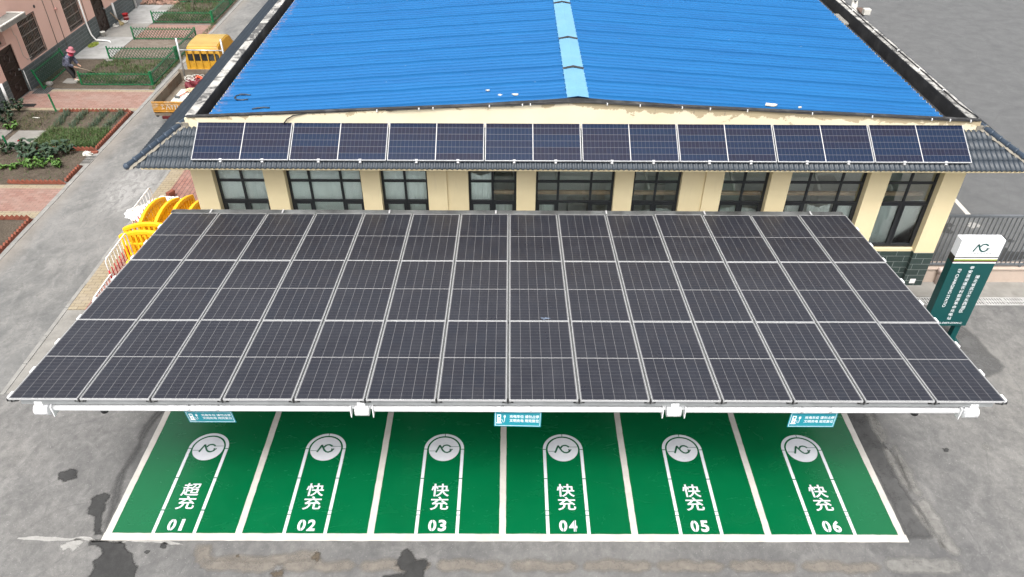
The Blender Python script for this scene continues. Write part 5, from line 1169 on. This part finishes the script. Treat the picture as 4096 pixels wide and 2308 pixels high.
# cab: rounded shell
CX_0, CX_1, CY0, CY1, CZ0, CZ1 = -3.80, -2.44, 17.72, 19.55, .62, 1.82
m = MB(); pr = []
for k in range(2):
    pass
sec = [(CY0, CZ0), (CY0, 1.30), (CY0 + .05, 1.72), (CY0 + .12, CZ1), (CY0 + .5, CZ1 + .03), (CY0 + 1.15, CZ1 + .02), (CY0 + 1.45, CZ1 - .05), (CY0 + 1.62, 1.34), (CY1 + .05, 1.1), (CY1 + .1, CZ0)]
xs_ = [(CX_0, .0), (CX_0 + .03, 1.)]; prof_x = [(CX_0 + .10, .97), (CX_0 + .02, .99), (CX_0, 1)]
vs = []; cols = [CX_0, CX_0 + .05, CX_0 + .14] + [CX_0 + .14 + (CX_1 - CX_0 - .28) * k / 8 for k in range(1, 8)] + [CX_1 - .14, CX_1 - .05, CX_1]
for x in cols:
    u = min(x - CX_0, CX_1 - x)
    for (y, z) in sec:
        ins = max(0, z - 1.2) * .20; xx = x
        if x < (CX_0 + CX_1) / 2: xx = max(x, CX_0 + ins + (x - CX_0) * .6)
        else: xx = min(x, CX_1 - ins - (CX_1 - x) * .6)
        vs.append((xx, y, z - (.05 if u < .01 and z > 1.6 else .012 if u < .06 and z > 1.6 else 0)))
ns = len(sec); m.add(vs, [(c * ns + r, c * ns + r + 1, (c + 1) * ns + r + 1, (c + 1) * ns + r) for c in range(len(cols) - 1) for r in range(ns - 1)], sm=True)
m.add(vs[:ns], [list(range(ns))]); m.add(vs[-ns:], [list(range(ns))[::-1]])
body = m.build('cab', YTRUCK, tr, normals=True)
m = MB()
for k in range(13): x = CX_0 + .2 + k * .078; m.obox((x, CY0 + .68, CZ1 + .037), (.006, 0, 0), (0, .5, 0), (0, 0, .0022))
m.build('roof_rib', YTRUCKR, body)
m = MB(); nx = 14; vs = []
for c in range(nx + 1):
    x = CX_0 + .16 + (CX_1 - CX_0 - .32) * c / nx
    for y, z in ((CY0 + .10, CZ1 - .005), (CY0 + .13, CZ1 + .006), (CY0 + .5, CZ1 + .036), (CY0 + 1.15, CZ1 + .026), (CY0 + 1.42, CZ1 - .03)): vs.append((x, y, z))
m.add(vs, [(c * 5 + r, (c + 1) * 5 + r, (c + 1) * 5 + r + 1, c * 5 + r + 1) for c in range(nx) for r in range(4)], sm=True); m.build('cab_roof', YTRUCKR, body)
m = MB()
for x in (-3.68, -3.45, -3.20, -2.95, -2.70): m.box(x - .02, x + .02, CY0 - .035, CY0 + .03, CZ0 + .25, 1.70)
m.box(CX_0 + .02, CX_1 - .02, CY0 - .04, CY0 + .03, .98, 1.03); m.build('cab_back_rib', YTRUCK, body)
pts = [(-3.62 + .06 * math.cos(a) - .02, 1.44 + .12 * math.sin(a)) for a in [math.pi / 2 + k * math.pi / 8 for k in range(9)]]; rgt = [(-2.62 + .06 * math.cos(a), 1.44 + .12 * math.sin(a)) for a in [-math.pi / 2 + k * math.pi / 8 for k in range(9)]]
m = MB(); m.prism([(x, CY0 - .012, z) for x, z in pts + rgt], (0, .02, 0)); m.build('rear_window', simple('dark_glass', (.02, .022, .022), .08, .1), body)
m = MB(); m.box(CX_0 - .0, CX_0 + .012, CY0 + .5, CY0 + 1.4, 1.22, 1.6); m.xf(Matrix.Translation((.06, 0, 0))); 
m.build('side_window', simple('dark_glass_side', (.02, .022, .022), .08, .1), body)
m = MB(); m.tube([(-3.92, 17.62, .56), (-3.88, 17.62, 2.16)], .035, 8); m.tube([(-2.35, 17.62, .56), (-2.33, 17.62, 2.12)], .035, 8); m.tube([(-3.90, 17.62, 1.74), (-2.34, 17.62, 1.72)], .026, 8); m.build('bed_frame_pipe', GALV, tr)
m = MB(); m.bar((-3.95, 19.3, 1.25), (-4.08, 19.42, 1.3), .03, .03); m.box(-4.16, -4.02, 19.38, 19.44, 1.2, 1.42); m.build('mirror', BLACK, tr)
# load in the bed
m = MB(); m.box(-3.80, -2.62, 15.06, 16.80, ZB0 + .045, ZB0 + .075); tag(m.build('white_board', PALEW, bevel=.004), 'white board lying in the bed of the yellow truck', 'board')
TARP = simple('maroon_tarp', (.12, .012, .02), .6, .3, scale=7)
tag(crumple((-3.36, 17.10, ZB0 + .045), (.42, .34, .30), 5).build('tarpaulin', TARP), 'crumpled maroon tarpaulin at the front of the truck bed', 'tarpaulin')
m = MB(); rr = random.Random(4)
for k in range(7):
    a0 = rr.uniform(0, 6); c = Vector((-3.36 + rr.uniform(-.15, .15), 17.12 + rr.uniform(-.1, .1), ZB0 + .36)); m.tube([c + Vector((.22 * math.cos(a0 + t), .16 * math.sin(a0 + t), .05 * math.sin(t * 2 + k))) for t in [q * .4 for q in range(14)]], .008, 5)
tag(m.build('wire_coil', PALEW), 'tangle of pale wire on top of the maroon tarpaulin', 'wire')
m = MB(); m.tube([(-3.30, 17.0, ZB0 + .36), (-3.23, 17.1, ZB0 + .42), (-3.10, 17.05, ZB0 + .40), (-3.04, 16.95, ZB0 + .36)], .045, 8); tag(m.build('orange_hose', simple('orange_red', (.55, .06, .02), .5)), 'orange red hose piece on the tarpaulin in the truck bed', 'hose')
tag(crumple((-3.36, 16.62, ZB0 + .08), (.24, .16, .10), 8).build('sack', simple('straw_sack', (.42, .34, .22), .9, .2)), 'straw coloured sack beside the tarpaulin in the truck bed', 'sack')
hm = thing('sledgehammer', 'sledgehammer with red handle lying on the white board', 'hammer', (-3.62, 16.2, ZB0 + .1)); m = MB(); m.tube([(-3.63, 16.03, ZB0 + .11), (-3.43, 16.45, ZB0 + .13)], .016, 8); m.build('handle', simple('red_handle', (.5, .08, .03), .5), hm); m = MB(); m.obox((-3.65, 16.0, ZB0 + .12), (.085, -.03, 0), (.012, .035, 0), (0, 0, .035)); m.build('hammer_head', GALVD, hm, bevel=.01)
m = MB(); m.tube([(-3.25, 16.35, ZB0 + .09), (-3.38, 15.55, ZB0 + .09)], .014, 6); tag(m.build('rod', BARS), 'thin rusty rod lying along the white board in the truck bed', 'rod')

# ------------------------------------------------------------------ person hoeing
def skin(name, verts, edges, mats, parent=None, sub=2):
    """verts: (x, y, z, radius); first one is the root"""
    me = bpy.data.meshes.new(name); me.from_pydata([v[:3] for v in verts], edges, []); me.materials.append(mats)
    o = bpy.data.objects.new(name, me); COL.objects.link(o)
    if parent: o.parent = parent
    md = o.modifiers.new('skin', 'SKIN'); md.use_smooth_shade = True
    sv = me.skin_vertices[0].data if len(me.skin_vertices) else None
    if sv is None:
        bm = bmesh.new(); bm.from_mesh(me); bm.verts.layers.skin.verify(); bm.to_mesh(me); bm.free(); sv = me.skin_vertices[0].data
    for i, v in enumerate(verts): sv[i].radius = (v[3], v[4] if len(v) > 4 else v[3])
    sv[0].use_root = True
    s2 = o.modifiers.new('sub', 'SUBSURF'); s2.levels = sub; s2.render_levels = sub
    dg = bpy.context.evaluated_depsgraph_get(); dg.update(); nm = bpy.data.meshes.new_from_object(o.evaluated_get(dg)); o.modifiers.clear(); o.data = nm; nm.name = name
    for p in nm.polygons: p.use_smooth = True
    return o
SKINM = simple('skin', (.42, .24, .17), .55, .05); PANTS = simple('black_trousers', (.010, .010, .012), .85, .2)
def m_jacket():
    t = NT('patterned_jacket'); o = t.obj(); n = t.noise(o, 30, 3, .6, 1.2); v = t.vor(o, 38); c = t.mix(t.mr(n, .42, .55), (.025, .030, .06), (.13, .14, .19)); c = t.mix(t.mr(v, .15, .05, 0, .5), c, (.02, .02, .04)); return t.fin(c, .85)
BX_, BY_, BZ_ = -8.76, 19.02, .07
def pt(f, s, z): return (BX_ + f, BY_ + s, BZ_ + z * .94)
def V4(f, s, z, r, r2=None): return (*pt(f, s, z), r, r2 or r)
verts = [V4(-.12, 0, .62, .09, .075), V4(-.06, 0, .80, .085, .07), V4(.05, 0, .97, .095, .07), V4(.13, 0, 1.06, .05, .05), V4(.21, .0, 1.13, .075, .085), V4(.25, 0, 1.20, .07, .075),
         V4(-.10, .09, .56, .078), V4(-.01, .10, .32, .055), V4(-.06, .10, .06, .038), V4(.06, .11, .035, .03), V4(.12, .11, .03, .022),
         V4(-.10, -.09, .56, .078), V4(.02, -.11, .32, .055), V4(.08, -.11, .06, .038), V4(.20, -.12, .035, .03), V4(.26, -.12, .03, .022),
         V4(.06, .16, .95, .045), V4(.12, .20, .72, .034), V4(.26, .12, .57, .028), V4(.31, .10, .54, .03, .018),
         V4(.06, -.16, .95, .045), V4(.05, -.19, .70, .034), V4(.20, -.08, .56, .028), V4(.25, -.06, .53, .03, .018)]
E_ = [(0, 1), (1, 2), (2, 3), (3, 4), (4, 5), (0, 6), (6, 7), (7, 8), (8, 9), (9, 10), (0, 11), (11, 12), (12, 13), (13, 14), (14, 15), (2, 16), (16, 17), (17, 18), (18, 19), (2, 20), (20, 21), (21, 22), (22, 23)]
for hb, sg in ((19, 1), (23, -1)):
    hx = verts[hb]
    for k in range(4):       # four fingers curling round the handle, thumb from the side of the palm
        b = len(verts); o = (k - 1.5) * .013; verts += [(hx[0] + .02, hx[1] + o * .6, hx[2] + o * .5, .0075, .0075), (hx[0] + .042 - .003 * abs(k - 1), hx[1] + o * .6 - .008 * sg, hx[2] - .014, .0068, .0068), (hx[0] + .030, hx[1] + o * .6 - .020 * sg, hx[2] - .032, .006, .006)]; E_ += [(hb, b), (b, b + 1), (b + 1, b + 2)]
    b = len(verts); verts += [(hx[0] - .005, hx[1] - .026 * sg, hx[2] + .012, .0085, .0085), (hx[0] + .022, hx[1] - .036 * sg, hx[2] - .006, .007, .007)]; E_ += [(hb, b), (b, b + 1)]
me_p = skin('person', verts, E_, SKINM)
tag(me_p, 'person in a pink sun hat, patterned jacket and black trousers hoeing the fenced plot', 'person')
skin('trousers', [V4(-.12, 0, .63, .115, .10), V4(-.11, .09, .55, .095), V4(-.01, .10, .32, .074), V4(-.05, .10, .09, .058), V4(-.11, -.09, .55, .095), V4(.02, -.11, .32, .074), V4(.08, -.11, .09, .058), V4(-.09, 0, .72, .11, .09)], [(0, 1), (1, 2), (2, 3), (0, 4), (4, 5), (5, 6), (0, 7)], PANTS, me_p)
JK = m_jacket()
skin('jacket', [V4(-.07, 0, .78, .165, .15), V4(-.13, 0, .60, .17, .155), V4(.03, 0, .95, .185, .14), V4(.10, 0, 1.03, .10, .09), V4(.07, .16, .94, .098), V4(.12, .20, .72, .078), V4(.24, .13, .59, .056), V4(.07, -.16, .94, .098), V4(.05, -.19, .70, .078), V4(.18, -.09, .575, .056)], [(0, 1), (0, 2), (2, 3), (2, 4), (4, 5), (5, 6), (2, 7), (7, 8), (8, 9)], JK, me_p)
HM = Matrix.Rotation(rad(18), 4, 'Y')
m = MB(); m.lathe([(.001, .125), (.06, .118), (.088, .09), (.098, .03), (.102, .0), (.125, -.012), (.158, -.032), (.160, -.038), (.125, -.02), (.098, -.008)], pt(.235, 0, 1.215), 22, M=HM); m.build('sun_hat', simple('pink_hat', (.32, .115, .14), .8, .1), me_p)
m = MB(); m.lathe([(.085, .05), (.098, 0), (.10, -.06), (.085, -.12), (.09, -.15)], pt(.215, 0, 1.16), 14, M=HM); m.build('face_scarf', simple('magenta_scarf', (.42, .035, .08), .8, .15), me_p)
for s, f0 in ((.105, -.06), (-.115, .08)): m = MB(); m.lathe([(0, -.01), (.045, -.01), (.05, .02), (.035, .06), (0, .065)], (0, 0, 0), 12); m.v = [Vector((v.x * 2.0 + BX_ + f0 + .055, v.y * .95 + BY_ + s, v.z * .9 + BZ_ + .01)) for v in m.v]; m.build('shoe', PALEW, me_p)
he = thing('hoe', 'long handled hoe held by the person in the pink hat', 'hoe', (-8.3, 19.3, .3)); a, b = Vector(pt(.20, -.09, .575)), Vector((-8.02, 19.62, .06)); m = MB(); m.tube([a + (a - b).normalized() * .12, a, b], .014, 8); m.build('hoe_handle', simple('pale_pole', (.48, .40, .30), .7, .15), he); m = MB(); m.obox(b + Vector((.02, .02, -.02)), (.05, -.05, 0), (.01, .01, -.06), (.006, .006, 0)); m.build('hoe_blade', GALVD, he)

# ------------------------------------------------------------------ yellow plastic barriers, crowd barriers, sheeting
def barrier(M, lab, L=1.35, H=.93, first=[None]):
    if first[0] is None:
        t = thing('plastic_barrier', lab, 'barrier', (0, 0, 0), 'yellow plastic barriers stacked by the carport'); n = 20; d = .045
        top = lambda u: H - .16 * (2 * u - 1) ** 2
        m = MB(); out = [(L * k / n, top(k / n)) for k in range(n + 1)]; inn = [(L * k / n, top(k / n) - .10) for k in range(n + 1)]
        vs = []
        for (x, z), (xi, zi) in zip(out, inn): vs += [(x, -d, z), (x, d, z), (x, d, zi), (x, -d, zi)]
        m.add(vs, [(4 * k + a, 4 * k + (a + 1) % 4, 4 * k + 4 + (a + 1) % 4, 4 * k + 4 + a) for k in range(n) for a in range(4)] + [(0, 3, 2, 1), (4 * n, 4 * n + 1, 4 * n + 2, 4 * n + 3)])
        m.build('arched_rail', YEL, t, bevel=.012)
        for x in (0.0, L - .10): m = MB(); m.box(x, x + .10, -d + .003, d - .003, .0, top(x / L) - .06); m.build('end_post', YEL, t, bevel=.012)
        m = MB(); m.box(.1, L - .1, -d + .006, d - .006, .07, .24); m.build('bottom_rail', YEL, t, bevel=.012)
        m = MB(); m.box(.1, L - .1, -d + .012, d - .012, .5, .55); m.build('middle_rail', YEL, t, bevel=.008)
        for k in range(9): x = .165 + k * (L - .33) / 8; m = MB(); m.box(x - .028, x + .028, -d + .014, d - .014, .20, top(x / L) - .08); m.build('slat', YEL, t, bevel=.008)
        for x in (.02, L - .14): m = MB(); m.box(x, x + .12, -.2, .2, .0, .05); m.build('foot', YEL, t, bevel=.01)
        first[0] = t; o = t
    else: o = copy_tree(first[0]); o['label'] = lab
    o.matrix_world = M
Tn = Matrix.Translation; Rz = lambda a: Matrix.Rotation(rad(a), 4, 'Z'); Rx = lambda a: Matrix.Rotation(rad(a), 4, 'X')
barrier(Tn((-1.99, 7.18, 0.01)) @ Rz(-2), 'nearest yellow plastic barrier, facing the camera beside the carport edge')
barrier(Tn((-2.03, 7.52, 0.01)) @ Rz(1), 'yellow plastic barrier right behind the nearest one, parallel to it')
barrier(Tn((-1.62, 7.75, 0.01)) @ Rz(84) @ Rx(-6), 'leftmost of the four yellow barriers standing end on, beside the white sheeting')
barrier(Tn((-1.22, 7.72, 0.01)) @ Rz(84) @ Rx(-6), 'second from the left of the four yellow barriers standing end on')
barrier(Tn((-.92, 7.88, 0.0)) @ Rz(84) @ Rx(-5), 'third from the left of the four yellow barriers standing end on')
barrier(Tn((-.50, 7.72, 0.0)) @ Rz(84) @ Rx(-5), 'yellow barrier standing end on nearest the cream pillar')
def crowd(y0, y1, x, lab, first=[None], H=.95):
    t = thing('crowd_barrier', lab, 'barrier', (x, (y0 + y1) / 2, 0), 'white and red tube barriers'); r = .09; n = 6
    pts = [(x, y0, 0)] + [(x, y0 + r - r * math.cos(a), H - r + r * math.sin(a)) for a in [k * math.pi / 2 / n for k in range(n + 1)]] + [(x, y1 - r + r * math.sin(a), H - r + r * math.cos(a)) for a in [k * math.pi / 2 / n for k in range(n + 1)]] + [(x, y1, 0)]
    m = MB(); m.tube(pts, .016, 8); m.tube([(x, y0, .12), (x, y1, .12)], .012, 6); m.build('barrier_frame', PVC, t)
    nb = 7
    for k in range(nb):
        y = y0 + (y1 - y0) * (k + 1) / (nb + 1); m = MB(); m.tube([(x, y, .12), (x, y, H)], .010, 6); b = m.build('upright', PVC, t); m = MB(); m.tube([(x, y, .36), (x, y, .66)], .0125, 6); m.build('red_band', REDP, b)
    m = MB(); m.tube([(x, y0, .36), (x, y0, .66)], .0185, 8); m.build('red_band', REDP, t)
    for y in (y0 + .05, y1 - .05): m = MB(); m.box(x - .18, x + .18, y - .02, y + .02, 0, .03); m.build('foot', PVC, t)
crowd(5.85, 7.05, -1.72, 'white tube barrier with red bands at the left edge of the carport')
crowd(7.95, 9.3, -1.98, 'white tube barrier with red bands in front of the white sheeting')
crowd(4.35, 5.35, -1.35, 'white tube barrier mostly hidden under the carport edge')
SHEETW = simple('white_sheeting', (.62, .62, .615), .7, .05)
tag(crumple((-2.55, 9.45, .01), (.42, .38, .16), 11, n=16).build('plastic_sheet', SHEETW), 'crumpled white sheeting on the kerb beside the yellow barriers', 'sheeting')
tag(crumple((-2.05, 9.85, .01), (.52, .42, .22), 13, n=16).build('plastic_sheet', SHEETW), 'larger heap of white sheeting behind the tube barrier', 'sheeting')
tag(crumple((-.82, 9.6, .01), (.5, .35, .25), 17, n=16).build('plastic_sheet', SHEETW), 'white sheeting behind the barriers next to the cream pillar', 'sheeting')
# ------------------------------------------------------------------ grey scooter behind the right parapet
sx, sy = 23.55, 26.0
s_ = thing('scooter', 'grey electric scooter parked beyond the right roof parapet', 'scooter', (sx, sy, 0)); SGREY = simple('silver_grey_body', (.34, .34, .35), .3, .06)
for y in (-.62, .62):
    m = MB(); m.tube([(sx - .05, sy + y, .22), (sx + .05, sy + y, .22)], .22, 18); w = m.build('wheel', BLACK, s_, bevel=.02); m = MB(); m.tube([(sx - .055, sy + y, .22), (sx + .055, sy + y, .22)], .12, 12); m.build('rim', GALV, w)
m = MB(); m.lathe([(0, -.62), (.10, -.6), (.16, -.4), (.17, -.1), (.13, .05), (0, .08)], (0, 0, 0), 14, M=Matrix.Rotation(rad(-90), 4, 'X')); m.v = [Vector((sx + v.x, sy + v.y * 1.0 - .05, .52 + v.z * .9)) for v in m.v]; m.build('body_panel', SGREY, s_)
m = MB(); m.box(sx - .13, sx + .13, sy + .1, sy + .45, .28, .36); m.build('footboard', BLACK, s_, bevel=.02)
m = MB(); m.prism([(sx - .16, sy + .46, .34), (sx - .13, sy + .62, .95), (sx + .13, sy + .62, .95), (sx + .16, sy + .46, .34)], (0, .06, 0)); m.build('leg_shield', PALEW, s_, bevel=.02)
m = MB(); m.obox((sx, sy - .3, .72), (.13, 0, 0), (0, .34, .02), (0, 0, .045)); m.build('saddle', simple('brown_saddle', (.10, .065, .05), .6), s_, bevel=.03)
m = MB(); m.tube([(sx, sy + .63, .3), (sx, sy + .58, 1.0)], .025, 8); m.tube([(sx - .32, sy + .5, 1.02), (sx, sy + .58, 1.03), (sx + .32, sy + .5, 1.02)], .016, 8); m.build('handlebar', BLACK, s_)
m = MB(); m.lathe([(0, .08), (.07, .05), (.085, 0), (0, -.02)], (sx, sy + .62, .92), 12); m.build('headlight', SGREY, s_)
m = MB(); m.box(sx - .15, sx + .15, sy - .92, sy - .66, .72, .98); m.build('top_box', PALEW, s_, bevel=.03)
m = MB(); m.bar((sx - .1, sy - .05, .05), (sx - .16, sy - .05, .3), .03, .03); m.build('side_stand', GALV, s_)
